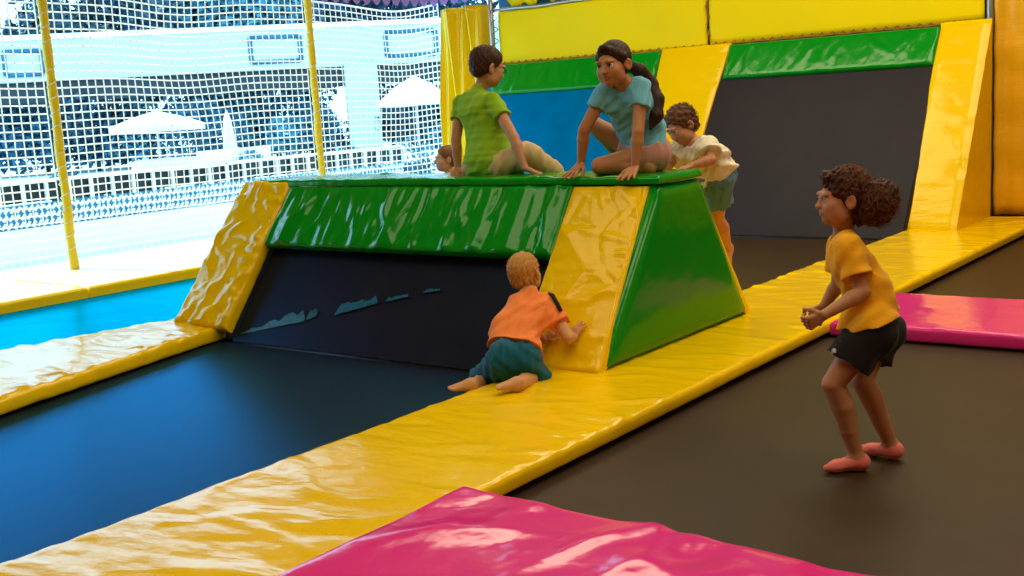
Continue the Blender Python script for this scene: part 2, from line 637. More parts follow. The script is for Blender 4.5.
def add_foot(S, ank, d, up, L, side=1, grow=0.0, toes=True, k=.02, clip=None):
    """ank ankle centre; d heel->toe; side +1: big toe on the (d x up) side"""
    d = nrm(d)
    up = nrm(np.array(up, float) - d * (np.array(up) @ d))
    rt = np.cross(d, up) * side
    h = .22 * L
    sole = np.array(ank) - up * h
    g = grow
    P = lambda x, y, z: sole + d * x * L + rt * y * L + up * z * L
    S.cap(P(-.12, 0, .13), P(-.08, 0, .12), .125 * L + g, None, k, clip=clip)
    S.cap(ank, P(-.07, 0, .14), .135 * L + g, .12 * L + g, k * 1.5, clip=clip)
    S.cap(P(-.02, 0, .17), P(.42, .03, .10), .13 * L + g, .085 * L + g, k * 1.5, flat=(up, 1.15), clip=clip)
    S.cap(P(-.08, -.04, .10), P(.45, -.08, .07), .10 * L + g, .07 * L + g, k, clip=clip)
    S.cap(P(-.08, .03, .11), P(.50, .10, .075), .10 * L + g, .075 * L + g, k, clip=clip)
    if toes:
        for y, l, r in ((.135, .20, .055), (.055, .20, .042), (-.01, .18, .04), (-.07, .15, .038), (-.125, .12, .036)):
            S.cap(P(.50 - abs(y) * .3 * (y < 0), y * .9, .06), P(.50 + l - .03, y, .045), r * L + g, r * .85 * L + g, .025 * L)
    else:
        S.cap(P(.48, .09, .06), P(.68, .09, .05), .075 * L + g, .06 * L + g, k, clip=clip)
        S.cap(P(.45, -.06, .06), P(.56, -.06, .05), .065 * L + g, .045 * L + g, k, clip=clip)


EYEW = mat('eye white', (0.75, 0.72, 0.68), 0.25)
IRISB = mat('brown iris', (0.02, 0.01, 0.006), 0.15)
BROWD = mat('dark brow hair', (0.03, 0.015, 0.01), 0.7)
BROWL = mat('light brow hair', (0.20, 0.11, 0.05), 0.7)


class Kid:
    """joints in world space; builds body (one surface) and helpers for clothes"""

    def __init__(k, J, s, vox=0.0035, pad_=0.16):
        k.J, k.s = J, s
        P = np.array([np.array(v, float) for v in J.values()])
        k.lo, k.hi = P.min(0) - pad_ * s, P.max(0) + pad_ * s
        k.vox = vox * (1 if s < 1.05 else 1.1)
        sh = J['shR'] - J['shL']
        k.lat = nrm(sh)
        hp = J['hipR'] - J['hipL']
        k.hlat = nrm(hp)

    def field(k):
        return Field(k.lo, k.hi, k.vox)

    def torso(k, S, g=0.0, kk=.03, belly=1.0, flare=0.0):
        J, s = k.J, k.s
        pel = (J['hipR'] + J['hipL']) / 2
        ch = (J['shR'] + J['shL']) / 2
        spine = J.get('mid', (pel + ch) / 2)
        fwd = nrm(np.cross(ch - pel, k.lat))   # towards the front
        if 'front' in J and fwd @ J['front'] < 0:
            fwd = -fwd
        top = ch + (pel - ch) * .18
        for x in (-1, 1):
            S.cap(pel + x * k.hlat * .040 * s + (spine - pel) * .1, spine + x * k.lat * .040 * s, (.073 + flare) * s + g, .066 * s * belly + g, kk * s)
            S.cap(spine + x * k.lat * .040 * s, top + x * k.lat * .050 * s, .066 * s * belly + g, .066 * s + g, kk * s)
            S.cap(top + x * k.lat * .03 * s, ch + x * k.lat * .06 * s, .05 * s + g, .038 * s + g, kk * s)
        return pel, ch, spine, fwd

    def body(k, head=None, smile=0, hands=True):
        J, s = k.J, k.s
        S = k.field()
        pel, ch, sp, fwd = k.torso(S)
        nb = J['neck']
        S.cap(ch + (nb - ch) * .2, nb, .050 * s, .036 * s, .03 * s)
        c, A, hs = J['head'], J['headA'], J['hs']
        S.cap(nb, loc(c, A, hs, (0, -.018, -.045)), .034 * s, .036 * s, .02 * s)
        add_head(S, c, A, hs, smile)
        for q in 'LR':
            sh, el, wr = J['sh' + q], J['el' + q], J['wr' + q]
            S.cap(sh, el, .037 * s, .0285 * s, .02 * s)
            mid = el + (wr - el) * .28
            S.cap(el, mid, .0285 * s, .030 * s, .006 * s)
            S.cap(mid, wr, .030 * s, .0195 * s, .006 * s)
            h = J.get('hand' + q)
            if h:
                add_hand(S, wr, *h)
            hip, kn, an = J['hip' + q], J['kn' + q], J['an' + q]
            S.cap(hip, kn, .067 * s, .043 * s, .03 * s)
            S.ell(hip - fwd * .035 * s, np.array([.07, .07, .075]) * s, None, .03 * s)
            ax = an - kn
            back = nrm(np.cross(np.cross(kn - hip, ax), ax))
            if back @ (kn - hip) > 0:
                back = -back
            back = -back if back @ ((hip + an) / 2 - kn) < 0 else back
            cm = kn + ax * .30 + back * .010 * s
            S.cap(kn, cm, .043 * s, .0450 * s, .006 * s)
            S.cap(cm, kn + ax * .62 + back * .004 * s, .0450 * s, .036 * s, .006 * s)
            S.cap(kn + ax * .62 + back * .004 * s, an, .036 * s, .026 * s, .006 * s)
            ft = J.get('foot' + q)
            if ft:
                add_foot(S, an, *ft)
        return S

    def shirt(k, hem_c, hem_n, sleeve=.55, g=.012, sg=.016, flare=.02, neck_r=.05, ripple=(), th=.006, seat=True):
        J, s = k.J, k.s
        S = k.field()
        pel, ch, sp, fwd = k.torso(S, g * s, flare=flare)
        nb = J['neck']
        for q in ('LR' if seat else ''):
            S.ell(J['hip' + q] - fwd * .035 * s, (np.array([.07, .07, .075]) + g + .012) * s, None, .03 * s)
        S.cap(ch + (nb - ch) * .15, ch + (nb - ch) * .95, .055 * s, .046 * s, .03 * s)
        S.plane(hem_c, hem_n)
        for q in 'LR':
            sh, el = J['sh' + q], J['el' + q]
            e = sh + (el - sh) * sleeve
            d = nrm(el - sh)
            S.cap(sh, e + d * .05 * s, .036 * s + sg * s, .034 * s + sg * s * 1.6, .03 * s, clip=[(e, nrm(d + .0 * fwd))])
        if ripple:
            S.ripple(ripple)
        S.shell(th)
        nd = nrm(nb - ch)
        S.cap(ch + (nb - ch) * .75 + fwd * .012 * s, ch + (nb - ch) * 1.5 + fwd * .012 * s, neck_r * s, neck_r * s * 1.25, .008 * s, 'sub')
        return S

    def shorts(k, top_c, top_n, leg=.6, g=.014, lg=.018, ripple=(), th=.006, extra=()):
        J, s = k.J, k.s
        S = k.field()
        pel = (J['hipR'] + J['hipL']) / 2
        ch = (J['shR'] + J['shL']) / 2
        fwd = nrm(np.cross(ch - pel, k.lat))
        if 'front' in J and fwd @ J['front'] < 0:
            fwd = -fwd
        up = nrm(ch - pel)
        for x in (-1, 1):
            S.cap(pel + x * k.hlat * .042 * s, pel + x * k.hlat * .042 * s + up * .12 * s, .078 * s + g * s, .070 * s + g * s, .03 * s)
        for q in 'LR':
            hip, kn = J['hip' + q], J['kn' + q]
            d = nrm(kn - hip)
            e = hip + (kn - hip) * leg
            S.cap(hip, e + d * .05 * s, .070 * s + g * s, .062 * s + lg * s, .03 * s, clip=[(e, d)])
            S.ell(hip - fwd * .035 * s, (np.array([.07, .07, .075]) + g) * s, None, .03 * s, clip=[(e, d)])
        for a_, b_, ra_, rb_ in extra:
            S.cap(a_, b_, ra_ * s, rb_ * s, .015)
        S.plane(top_c, top_n)
        if ripple:
            S.ripple(ripple)
        S.shell(th)
        return S


def person(k, S, base, material, lipm, label, group=None, smile=0):
    V, Q = S.mesh(1)
    mi = lip_mask(V, Q, k.J['head'], k.J['headA'], k.J['hs'], smile).astype(np.int32)
    o = mesh_obj('person', V, Q, None, None, True, base, [material, lipm], mi)
    return tag(o, label, 'person', group)


def part(S, name, material, parent, base, smooth=2):
    V, Q = S.mesh(smooth)
    return mesh_obj(name, V, Q, material, parent, True, base)

# ================================================================== the hall


def slab(name, lo, hi, material, kind='structure'):
    return tag(MB().box(lo, hi).build(name, material), kind=kind)


XW = -11.15      # line of the netted window side
slab('floor', (XW, -4.0, -0.62), (5.2, 13.0, -0.55), FLOORM)
slab('ceiling', (XW, -4.0, 5.3), (5.2, 13.0, 5.45), CEILM)
slab('wall_right', (5.0, -4.0, -0.55), (5.2, 13.0, 5.3), WALLM)
slab('wall_front', (XW, -4.2, -0.55), (5.2, -4.0, 5.3), WALLM)
slab('wall_back', (-9.78, 12.62, -0.55), (5.0, 12.82, 5.3), BLUEP)
slab('wall_left', (XW, -4.0, -0.55), (XW + 0.15, 1.5, 5.3), WALLM)
slab('lintel', (XW - .05, 1.5, 3.42), (XW + 0.11, 13.0, 5.3), WALLM)  # unseen header, added low to cut sky reflections on the pads


# ---- trampoline beds (woven fabric stretched over a frame)
def bed(c00, c10, c11, c01, label, fabric=None):
    o = empty('trampoline_bed', c00, label, 'trampoline', 'trampoline beds')
    base = np.array(c00)
    c = [np.array(p, float) for p in (c00, c10, c11, c01)]
    N = nrm(np.cross(c[1] - c[0], c[3] - c[0]))
    n = 14
    V, Fc = [], []
    for i in range(n + 1):
        for j in range(n + 1):
            u, v = i / n, j / n
            p = c[0] * (1 - u) * (1 - v) + c[1] * u * (1 - v) + c[2] * u * v + c[3] * (1 - u) * v
            p = p - N * 0.012 * math.sin(math.pi * u) * math.sin(math.pi * v)
            V.append(p)
    for k in range(len(V)):
        V.append(V[k] - N * 0.008)
    M_ = (n + 1) ** 2
    for i in range(n):
        for j in range(n):
            a = i * (n + 1) + j
            Fc.append((a, a + n + 1, a + n + 2, a + 1))
            Fc.append((M_ + a, M_ + a + 1, M_ + a + n + 2, M_ + a + n + 1))
    mesh_obj('fabric', V, Fc, fabric or BED, o, True, base)
    f = MB()
    for a, b in ((0, 1), (1, 2), (2, 3), (3, 0)):
        f.tube([c[a] - N * .035, c[b] - N * .035], 0.024, 8)
    f.build('frame', DARK, o, True, base)
    return o


XL, XR = -6.62, -3.70       # centre lane
SX0, SX1 = -3.715, -2.69    # walkway
bed((XL - .3, -1.0, 0), (XR + .25, -1.0, 0), (XR + .25, 4.98, 0), (XL - .02, 4.98, 0), 'dark flat trampoline bed between the cream-lit pad and the long yellow walkway')
bed((-9.75, 0.5, 0), (-6.9, 0.5, 0), (-6.9, 10.95, 0), (-9.75, 10.95, 0), 'trampoline bed with sky reflection painted bright blue, beside the window ledge pads', BEDB)
bed((-2.75, -1.0, 0), (1.6, -1.0, 0), (1.6, 2.2, 0), (-2.75, 2.2, 0), 'trampoline bed hidden under the near pink pad', BEDW)
bed((-2.75, 2.95, 0), (1.6, 2.95, 0), (1.6, 6.9, 0), (-2.75, 6.9, 0), 'dark trampoline bed the child in yellow stands on', BEDW)
bed((-2.75, 7.5, 0), (1.6, 7.5, 0), (1.6, 12.35, 0), (-2.75, 12.35, 0), 'dark trampoline bed beyond the far pink pad', BEDW)
bed((-6.85, 6.75, 0), (XR + .2, 6.75, 0), (XR + .2, 11.05, 0), (-6.85, 11.05, 0), 'dark flat trampoline bed behind the ridge, before the back wall', BEDW)
# inclined beds
bed_front = bed((-6.40, 4.96, 0.02), (-3.80, 4.96, 0.02), (-3.80, 5.60, 0.86), (-6.40, 5.60, 0.86), 'sloping dark bed under the green padded edge of the ridge')
def streak(parent, c00, c10, c01):  # ragged strips paint the window-light streak onto the sloping bed
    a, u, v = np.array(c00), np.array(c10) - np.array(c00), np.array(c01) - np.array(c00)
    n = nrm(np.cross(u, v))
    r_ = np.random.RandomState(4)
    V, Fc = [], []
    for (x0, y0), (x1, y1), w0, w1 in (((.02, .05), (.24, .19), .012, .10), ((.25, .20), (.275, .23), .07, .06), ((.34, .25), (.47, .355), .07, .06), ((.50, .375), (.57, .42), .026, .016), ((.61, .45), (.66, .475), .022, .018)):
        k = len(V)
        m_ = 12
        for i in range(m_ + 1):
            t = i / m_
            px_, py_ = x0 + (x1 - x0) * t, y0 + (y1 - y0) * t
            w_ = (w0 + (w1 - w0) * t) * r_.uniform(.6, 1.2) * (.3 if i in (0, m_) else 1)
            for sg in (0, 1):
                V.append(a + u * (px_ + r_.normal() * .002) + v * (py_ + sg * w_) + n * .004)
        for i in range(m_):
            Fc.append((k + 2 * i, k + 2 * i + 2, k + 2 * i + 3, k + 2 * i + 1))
    mesh_obj('light_streak', V, Fc, mat('cyan light streak', (.008, .115, .20), .3, .5, var=.8, vscale=25), parent, False, np.array(c00))['label'] = 'painted streak of cyan light across the fabric'


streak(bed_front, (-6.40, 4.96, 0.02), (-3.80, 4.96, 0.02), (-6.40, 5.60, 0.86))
bed((-3.80, 6.80, 0.02), (-6.40, 6.80, 0.02), (-6.40, 6.15, 0.90), (-3.80, 6.15, 0.90), 'sloping bed on the hidden far side of the ridge')
bed((-6.20, 11.02, 0.02), (-3.72, 11.02, 0.02), (-3.72, 12.28, 1.95), (-6.20, 12.28, 1.95), 'tall dark sloping bed on the back wall beside the yellow wedge', BEDK)
bed((-9.70, 11.02, 0.02), (-7.0, 11.02, 0.02), (-7.0, 12.28, 1.95), (-9.70, 12.28, 1.95), 'sloping bed with sky reflection painted blue, on the back wall behind the boy', BEDB)

# ---- flat pads
o = pad('padded_walkway', (SX0, -1.2, .10), (SX1, -1.2, .10), (SX1, 12.38, .10), (SX0, 12.38, .10), .068, YEL, r=.03, step=.026, folds=420, famp=.007, fdir=0.15, seed=3, flen=(.08, .38), fw=(.018, .045))
tag(o, 'long yellow padded walkway crossing the picture between the trampoline beds', 'pad')
f = MB().box((SX0 + .1, -1.2, -.05), (SX1 - .1, 12.38, .035)).build('base_frame', DARK, o)

o = pad('floor_pad', (-2.745, 2.06, .118), (1.6, 2.06, .10), (1.6, 3.11, .10), (-2.745, 3.14, .118), .085, PNK, r=.03, step=.025, folds=120, famp=.012, seed=11, flen=(.10, .4), fw=(.03, .11), puff=.01)
tag(o, 'large pink pad at the bottom edge, touching the yellow walkway', 'pad', 'pink floor pads')
MB().box((-2.6, 2.3, -.05), (1.55, 2.9, .03)).build('base_frame', DARK, o)
o = pad('floor_pad', (-2.69, 6.64, .10), (1.6, 6.64, .10), (1.6, 7.75, .10), (-2.69, 7.75, .10), .085, PNK, r=.03, step=.04, folds=60, famp=.007, seed=12)
tag(o, 'distant pink pad behind the child in the yellow shirt', 'pad', 'pink floor pads')
MB().box((-2.6, 6.9, -.05), (1.55, 7.5, .02)).build('base_frame', DARK, o)

# pad beside the blue lane, running up to the slope
o = pad('floor_pad', (-7.75, 1.9, .11), (-5.72, 1.9, .10), (-6.56, 5.02, .10), (-7.06, 5.12, .13), .085, YEL, r=.035, puff=.02, step=.022, folds=190, famp=.010, fdir=0.1, seed=21, flen=(.06, .3), fw=(.015, .04))
tag(o, 'yellow floor pad with cream glare beside the bright blue bed', 'pad')
MB().add([(-7.55, 1.95, -.05), (-6.0, 1.95, -.05), (-6.72, 4.9, -.05), (-6.98, 4.9, -.05), (-7.55, 1.95, .03), (-6.0, 1.95, .03), (-6.72, 4.9, .03), (-6.98, 4.9, .03)],
         [(0, 3, 2, 1), (4, 5, 6, 7), (0, 1, 5, 4), (1, 2, 6, 5), (2, 3, 7, 6), (3, 0, 4, 7)]).build('base_frame', DARK, o)
# window ledge pads
for y0, y1, lab, sd in ((1.6, 5.82, 'yellow ledge pad with painted white glare on top, running out at the picture edge', 31), (5.84, 12.2, 'yellow ledge pad with painted white glare on top, carrying the tall yellow pole', 32)):
    o = pad('ledge_pad', (-11.0, y0, .11), (-9.58, y0, .10), (-9.58, y1, .10), (-11.0, y1, .11), .14, YEL, r=.035, step=.05, folds=50, famp=.006, seed=sd)
    tag(o, lab, 'pad', 'window ledge pads')
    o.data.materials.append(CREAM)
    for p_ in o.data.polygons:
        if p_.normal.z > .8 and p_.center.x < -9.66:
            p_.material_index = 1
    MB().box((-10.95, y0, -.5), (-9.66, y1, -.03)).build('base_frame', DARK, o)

# ---- the ridge in the middle
YF0, YF1, ZT = 4.90, 5.612, 1.052


def fslope(x, t, off=0.0):
    """point on the near slope of the ridge, t 0 bottom .. 1 top"""
    n = nrm((0, -(ZT - .10), YF1 - YF0))
    return np.array([x, YF0 + t * (YF1 - YF0), .10 + t * (ZT - .10)]) + n * off


def bslope(x, t, off=0.0):
    n = nrm((0, (ZT - .10), .64))
    return np.array([x, 6.77 - t * .64, .10 + t * (ZT - .10)]) + n * off


o = pad('slope_pad', fslope(-3.85, .0), fslope(-3.275, .0), fslope(-3.335, 1.0), fslope(-3.868, 1.0), .075, YEL, r=.028, step=.018, folds=60, famp=.008, seed=41, puff=.008)
tag(o, 'yellow sloping pad that the kneeling toddler is touching', 'pad', 'yellow slope pads')
o = pad('slope_pad', fslope(-6.98, .015, .03), fslope(-6.42, .015), fslope(-6.385, 1.035, .01), fslope(-6.92, 1.04, .02), .085, YEL, r=.032, step=.016, folds=130, famp=.013, seed=42, puff=.012, flen=(.06, .25), fw=(.015, .04))
tag(o, 'glossy wrinkled yellow sloping pad at the window end of the ridge', 'pad', 'yellow slope pads')
o = pad('slope_pad', bslope(-3.275, .0), bslope(-3.85, .0), bslope(-3.868, 1.0), bslope(-3.295, 1.0), .075, YEL, r=.028, step=.03, folds=40, famp=.008, seed=43)
tag(o, 'yellow sloping pad on the far side of the green triangular panel', 'pad', 'yellow slope pads')
o = pad('slope_pad', bslope(-6.42, .0), bslope(-6.98, .0), bslope(-6.92, 1.0), bslope(-6.40, 1.0), .075, YEL, r=.028, step=.03, folds=40, famp=.008, seed=44)
tag(o, 'yellow sloping pad on the hidden far side of the ridge by the window', 'pad', 'yellow slope pads')
o = pad('edge_pad', fslope(-6.395, .585, .01), fslope(-3.845, .585, .01), fslope(-3.86, 1.0, .012), fslope(-6.395, 1.0, .012), .07, GRN, r=.03, step=.016, folds=170, famp=.010, fdir=math.pi / 2, fedge=False, seed=45, flen=(.15, .4), fw=(.018, .05), fvar=.13)
tag(o, 'long green pad hanging over the top of the near sloping bed', 'pad', 'green edge pads')
o = pad('edge_pad', bslope(-3.845, .6, .01), bslope(-6.395, .6, .01), bslope(-6.395, 1.0, .012), bslope(-3.86, 1.0, .012), .07, GRN, r=.03, step=.03, folds=60, famp=.008, fdir=math.pi / 2, seed=46)
tag(o, 'green pad over the hidden far edge of the ridge', 'pad', 'green edge pads')
o = pad('top_pad', (-6.78, 5.60, 1.098), (-3.265, 5.60, 1.098), (-3.265, 6.11, 1.098), (-6.78, 6.11, 1.098), .045, GRN, r=.025, step=.025, folds=160, famp=.006, seed=47)
tag(o, 'narrow green pad along the crest of the ridge, children kneeling on it', 'pad')
# green triangular end panel: side face of the ridge
prof = [(4.93, .10), (6.74, .10), (6.10, 1.045), (5.62, 1.045)]
bm_n = 26
V, Fc = [], []
xs = -3.262
for i in range(bm_n + 1):
    for j in range(bm_n + 1):
        u, v = i / bm_n, j / bm_n
        a = np.array(prof[0]) * (1 - u) + np.array(prof[1]) * u
        b = np.array(prof[3]) * (1 - u) + np.array(prof[2]) * u
        p = a * (1 - v) + b * v
        e = min(u, 1 - u, v, 1 - v)
        bul = .03 * min(1, e / .06) ** .5 + .012 * math.sin(math.pi * u) * math.sin(math.pi * v)
        V.append((xs - .03 + bul, p[0], p[1]))
nb_ = len(V)
for i in range(bm_n):
    for j in range(bm_n):
        a = i * (bm_n + 1) + j
        Fc.append((a, a + bm_n + 1, a + bm_n + 2, a + 1))
cs = [0, bm_n * (bm_n + 1), (bm_n + 1) ** 2 - 1, bm_n]
V += [(xs - .07, V[i][1], V[i][2]) for i in cs]
rim = [i * (bm_n + 1) for i in range(bm_n + 1)], [bm_n * (bm_n + 1) + j for j in range(bm_n + 1)], [i * (bm_n + 1) + bm_n for i in range(bm_n, -1, -1)], list(range(bm_n, -1, -1))
for k in range(4):
    Fc.append(tuple([nb_ + k] + [nb_ + (k + 1) % 4] + rim[k][::-1]))
Fc.append((nb_ + 3, nb_ + 2, nb_ + 1, nb_))
o = mesh_obj('side_panel', V, Fc, GRN, None, True)
tag(o, 'shiny green trapezoid panel closing the end of the ridge', 'panel')
V = [np.array((x, y, z)) for x in (-6.88, -3.345) for y, z in ((5.02, .0), (6.68, .0), (6.08, .93), (5.66, .93))]
o = mesh_obj('ridge_frame', V, [(0, 1, 2, 3), (7, 6, 5, 4), (0, 4, 5, 1), (1, 5, 6, 2), (2, 6, 7, 3), (3, 7, 4, 0)], DARK)
tag(o, kind='structure')

# ---- back wall slopes
ZB = 2.12


def wslope(x, t, off=0.0):
    n = nrm((0, -(ZB - .10), 1.20))
    return np.array([x, 11.14 + t * 1.20, .10 + t * (ZB - .10)]) + n * off


o = pad('slope_pad', wslope(-6.98, .0), wslope(-6.30, .0), wslope(-6.155, 1.0), wslope(-7.085, 1.0), .075, YEL, r=.03, step=.04, folds=40, famp=.008, seed=51)
tag(o, 'tall yellow sloping pad on the back wall between the two dark beds', 'pad', 'yellow slope pads')
for x0, x1, lab, sd in ((-9.62, -7.08, 'green pad along the top of the bed behind the boy', 52), (-6.15, -3.745, 'green pad along the top of the tall dark bed on the back wall', 53)):
    o = pad('edge_pad', wslope(x0, .79, .02), wslope(x1, .79, .02), wslope(x1 + .01, .985, .02), wslope(x0, .985, .02), .08, GRN, r=.035, step=.03, folds=70, famp=.008, fdir=math.pi / 2, fedge=False, seed=sd)
    tag(o, lab, 'pad', 'green edge pads')
# yellow wedge block
prof = [(11.13, .104), (12.34, .104), (12.34, 2.135)]
Ld, Rd = -3.745, -3.235
nU, nV = 30, 12
V, Fc = [], []
rsw = np.random.RandomState(5)
fl = [(rsw.uniform(.15, .9), rsw.uniform(.1, .9), rsw.normal(0, .25), rsw.uniform(.2, .5), rsw.uniform(.012, .03), rsw.uniform(-.008, .010)) for _ in range(16)]
Nw = nrm((0, -(2.03), 1.21))
for i in range(nU * 2 + 1):
    for j in range(nV + 1):
        u, v = i / (2 * nU), j / nV
        p = np.array([Ld + (Rd - Ld) * v, 11.13 + 1.21 * u, .104 + 2.031 * u])
        h = sum(a * math.exp(-(((u - u0) * math.cos(an) + (v - v0) * math.sin(an) * .25) / w) ** 2 - ((v - v0) / l) ** 2) for u0, v0, an, l, w, a in fl)
        e = min(v * .51, (1 - v) * .51, u * 2.3, (1 - u) * 2.3)
        h -= .02 * (1 - min(1, e / .03)) ** 2
        V.append(p + Nw * h)
W_ = nV + 1
for i in range(nU * 2):
    for j in range(nV):
        a = i * W_ + j
        Fc.append((a, a + 1, a + W_ + 1, a + W_))
n0 = len(V)
V += [(Ld, 12.34, .104), (Rd, 12.34, .104)]
Fc.append(tuple([n0] + [i * W_ for i in range(2 * nU + 1)]))
Fc.append(tuple([n0 + 1] + [i * W_ + nV for i in range(2 * nU, -1, -1)]))
Fc.append((n0, n0 + 1) + tuple(range(nV, -1, -1)))
Fc.append((n0 + 1, n0) + tuple(2 * nU * W_ + j for j in range(nV + 1)))
o = mesh_obj('wedge_pad', V, Fc, YEL, None, True)
b = o.modifiers.new('split', 'EDGE_SPLIT')
b.split_angle = math.radians(40)
tag(o, 'big yellow wedge-shaped pad standing at the far end of the walkway', 'pad')

# ---- banners on the back wall


def sheet(name, x0, x1, y, z0, z1, material, nx, nz, fn, th=.012, top=None):
    V, Fc = [], []
    for side in (0, 1):
        for i in range(nx + 1):
            for j in range(nz + 1):
                u, v = i / nx, j / nz
                zz0 = z0 + (top(x0 + (x1 - x0) * u) if top else 0)
                V.append((x0 + (x1 - x0) * u, y + fn(x0 + (x1 - x0) * u, zz0 + (z1 - zz0) * v) + side * th, zz0 + (z1 - zz0) * v))
    n = (nx + 1) * (nz + 1)
    for i in range(nx):
        for j in range(nz):
            a = i * (nz + 1) + j
            Fc.append((a, a + nz + 1, a + nz + 2, a + 1))
            Fc.append((n + a, n + a + 1, n + a + nz + 2, n + a + nz + 1))
    for i in range(nx):
        for j in (0, nz):
            a = i * (nz + 1) + j
            q = (a, n + a, n + a + nz + 1, a + nz + 1)
            Fc.append(q if j == 0 else q[::-1])
    for j in range(nz):
        for i in (0, nx):
            a = i * (nz + 1) + j
            q = (a, a + 1, n + a + 1, n + a)
            Fc.append(q if i == 0 else q[::-1])
    return mesh_obj(name, V, Fc, material, None, True)


def wob(sd, a=.008):
    r_ = np.random.RandomState(sd)
    ks = [(r_.uniform(1, 6), r_.uniform(1, 5), r_.uniform(0, 6), a * r_.uniform(.2, 1)) for _ in range(6)]
    return lambda x, z: sum(q * math.sin(kx * x + kz * z + p) for kx, kz, p, q in ks)


for x0, x1, z0, z1, lab, sd in ((-9.66, -6.505, 2.095, 2.80, 'yellow banner on the back wall above the boy and the girl in blue', 1), (-6.47, -3.34, 2.105, 3.55, 'yellow banner on the back wall above the tall dark bed', 2)):
    o = sheet('banner', x0, x1, 12.44, z0, z1, BAN, 60, 16, wob(sd))
    tag(o, lab, 'banner', 'yellow wall banners')
    e = MB()
    pts = [(x0 + (x1 - x0) * i / 40, 12.425 + .006 * math.sin(i * 2.1), z0 + .004 * math.sin(i * 1.7)) for i in range(41)]
    e.tube(pts, .012, 6)
    e.build('lower_rope', ROPE, o, True, None)
    e = MB()
    nl = int((x1 - x0) / .06)
    e.tube([(x0 + .02 + i * .06, 12.425, z0 + (.035 if i % 2 else -.025)) for i in range(nl)], .006, 5)
    e.build('lacing', ROPE, o, True, None)
# upper left banner with toothed lower edge
o = sheet('banner', -9.66, -6.505, 12.46, 2.84, 3.9, BAN, 240, 6, wob(4), top=lambda x: .17 * max(0, math.sin(x * 9.0)) ** 3 + .05 * max(0, math.sin(x * 23.0)))
tag(o, 'upper yellow banner with blue gaps under its toothed edge', 'banner', 'yellow wall banners')
o = MB().tube([(-9.74, 12.44, 2.825 + .0)] + [(-9.7 + 3.2 * i / 20, 12.44, 2.825 + .006 * math.sin(i)) for i in range(21)], .022, 8).build('rope_rail', STEEL, None, True)
tag(o, 'thin rail with rope between the two stacked yellow banners', 'rail')
# seam lacing
o = MB().tube([(-6.487 + .015 * math.sin(i * 1.9), 12.425, 2.15 + i * .07) for i in range(21)], .014, 6).build('lacing_rope', ROPE, None, True)
tag(o, 'brown rope lacing the seam between two yellow banners', 'rope')
# steel posts
for x, y, z1, lab in ((-9.75, 12.40, 5.3, 'grey steel post between the yellow drape and the banner'), (-3.275, 12.43, 5.3, 'grey steel post behind the yellow wedge')):
    r_ = empty('steel_post', (x, y, .0), lab, 'post', 'steel posts')
    b = np.array((x, y, 0.))
    MB().tube([(x, y, -.55), (x, y, z1)], .035, 12).build('pole', STEEL, r_, True, b)
    if x > -5:
        continue
    w = MB()
    w.tube([(x + .06 + .045 * math.cos(i * .9), y - .02 + .045 * math.sin(i * .9), .25 + i * .022) for i in range(200)], .007, 5)
    w.build('lacing', ROPE, r_, True, b)
# yellow netted curtain to the side of the wedge
o = sheet('curtain', -3.232, 1.8, 12.43, .11, 3.9, NETY, 220, 30, lambda x, z: .035 * math.sin(x * 30) * max(0, 1 - (x + 3.232) / .22) + .014 * math.sin(z * 13 + 2 * math.sin(x * 2)) + .01 * math.sin(x * 5))
tag(o, 'amber yellow curtain hanging at the end wall past the wedge', 'curtain')
# yellow drape in the corner near the window
o = sheet('drape', -10.74, -9.86, 12.42, .45, 2.93, YEL, 60, 40, lambda x, z: .07 * math.sin((x + .10 * (z - 1)) * 16) + .03 * math.sin(x * 37 + z), th=.02)
tag(o, 'yellow vinyl drape hanging in the corner behind the boy', 'curtain')

# ================================================================== netting, poles, outside
XN = -11.0


def net(y0, y1, zt, sagtop, label, sd, gap=.008):
    r_ = np.random.RandomState(sd)
    ph = r_.uniform(0, 6, 6)

    def pos(y, z):
        u = (y - y0) / (y1 - y0)
        e = math.sin(math.pi * u)
        droop = e * sagtop * (z / zt) ** 2
        return (XN + .05 * math.sin(y * 2.1 + ph[0]) * math.sin(z * 1.7 + ph[1]) * e,
                y + .02 * math.sin(z * 3.1 + ph[2]) * e, z - droop + .02 * math.sin(y * 3.3 + ph[3]) * (z / zt))
    o = MB()
    ny = int(round((y1 - y0) / .098))
    nz = int(round((zt - .1) / .086))
    zs = np.linspace(.1, zt, nz + 1)
    ys = np.linspace(y0, y1, ny + 1)
    for y in ys:
        o.tube([pos(y, z) for z in np.linspace(.1, zt, 24)], gap, 4)
    for k, z in enumerate(zs):
        o.tube([pos(y, z) for y in np.linspace(y0, y1, 28)], gap * (1.6 if k == nz else 1), 4)
    ob = o.build('safety_net', NET)
    return tag(ob, label, 'net', 'safety nets')


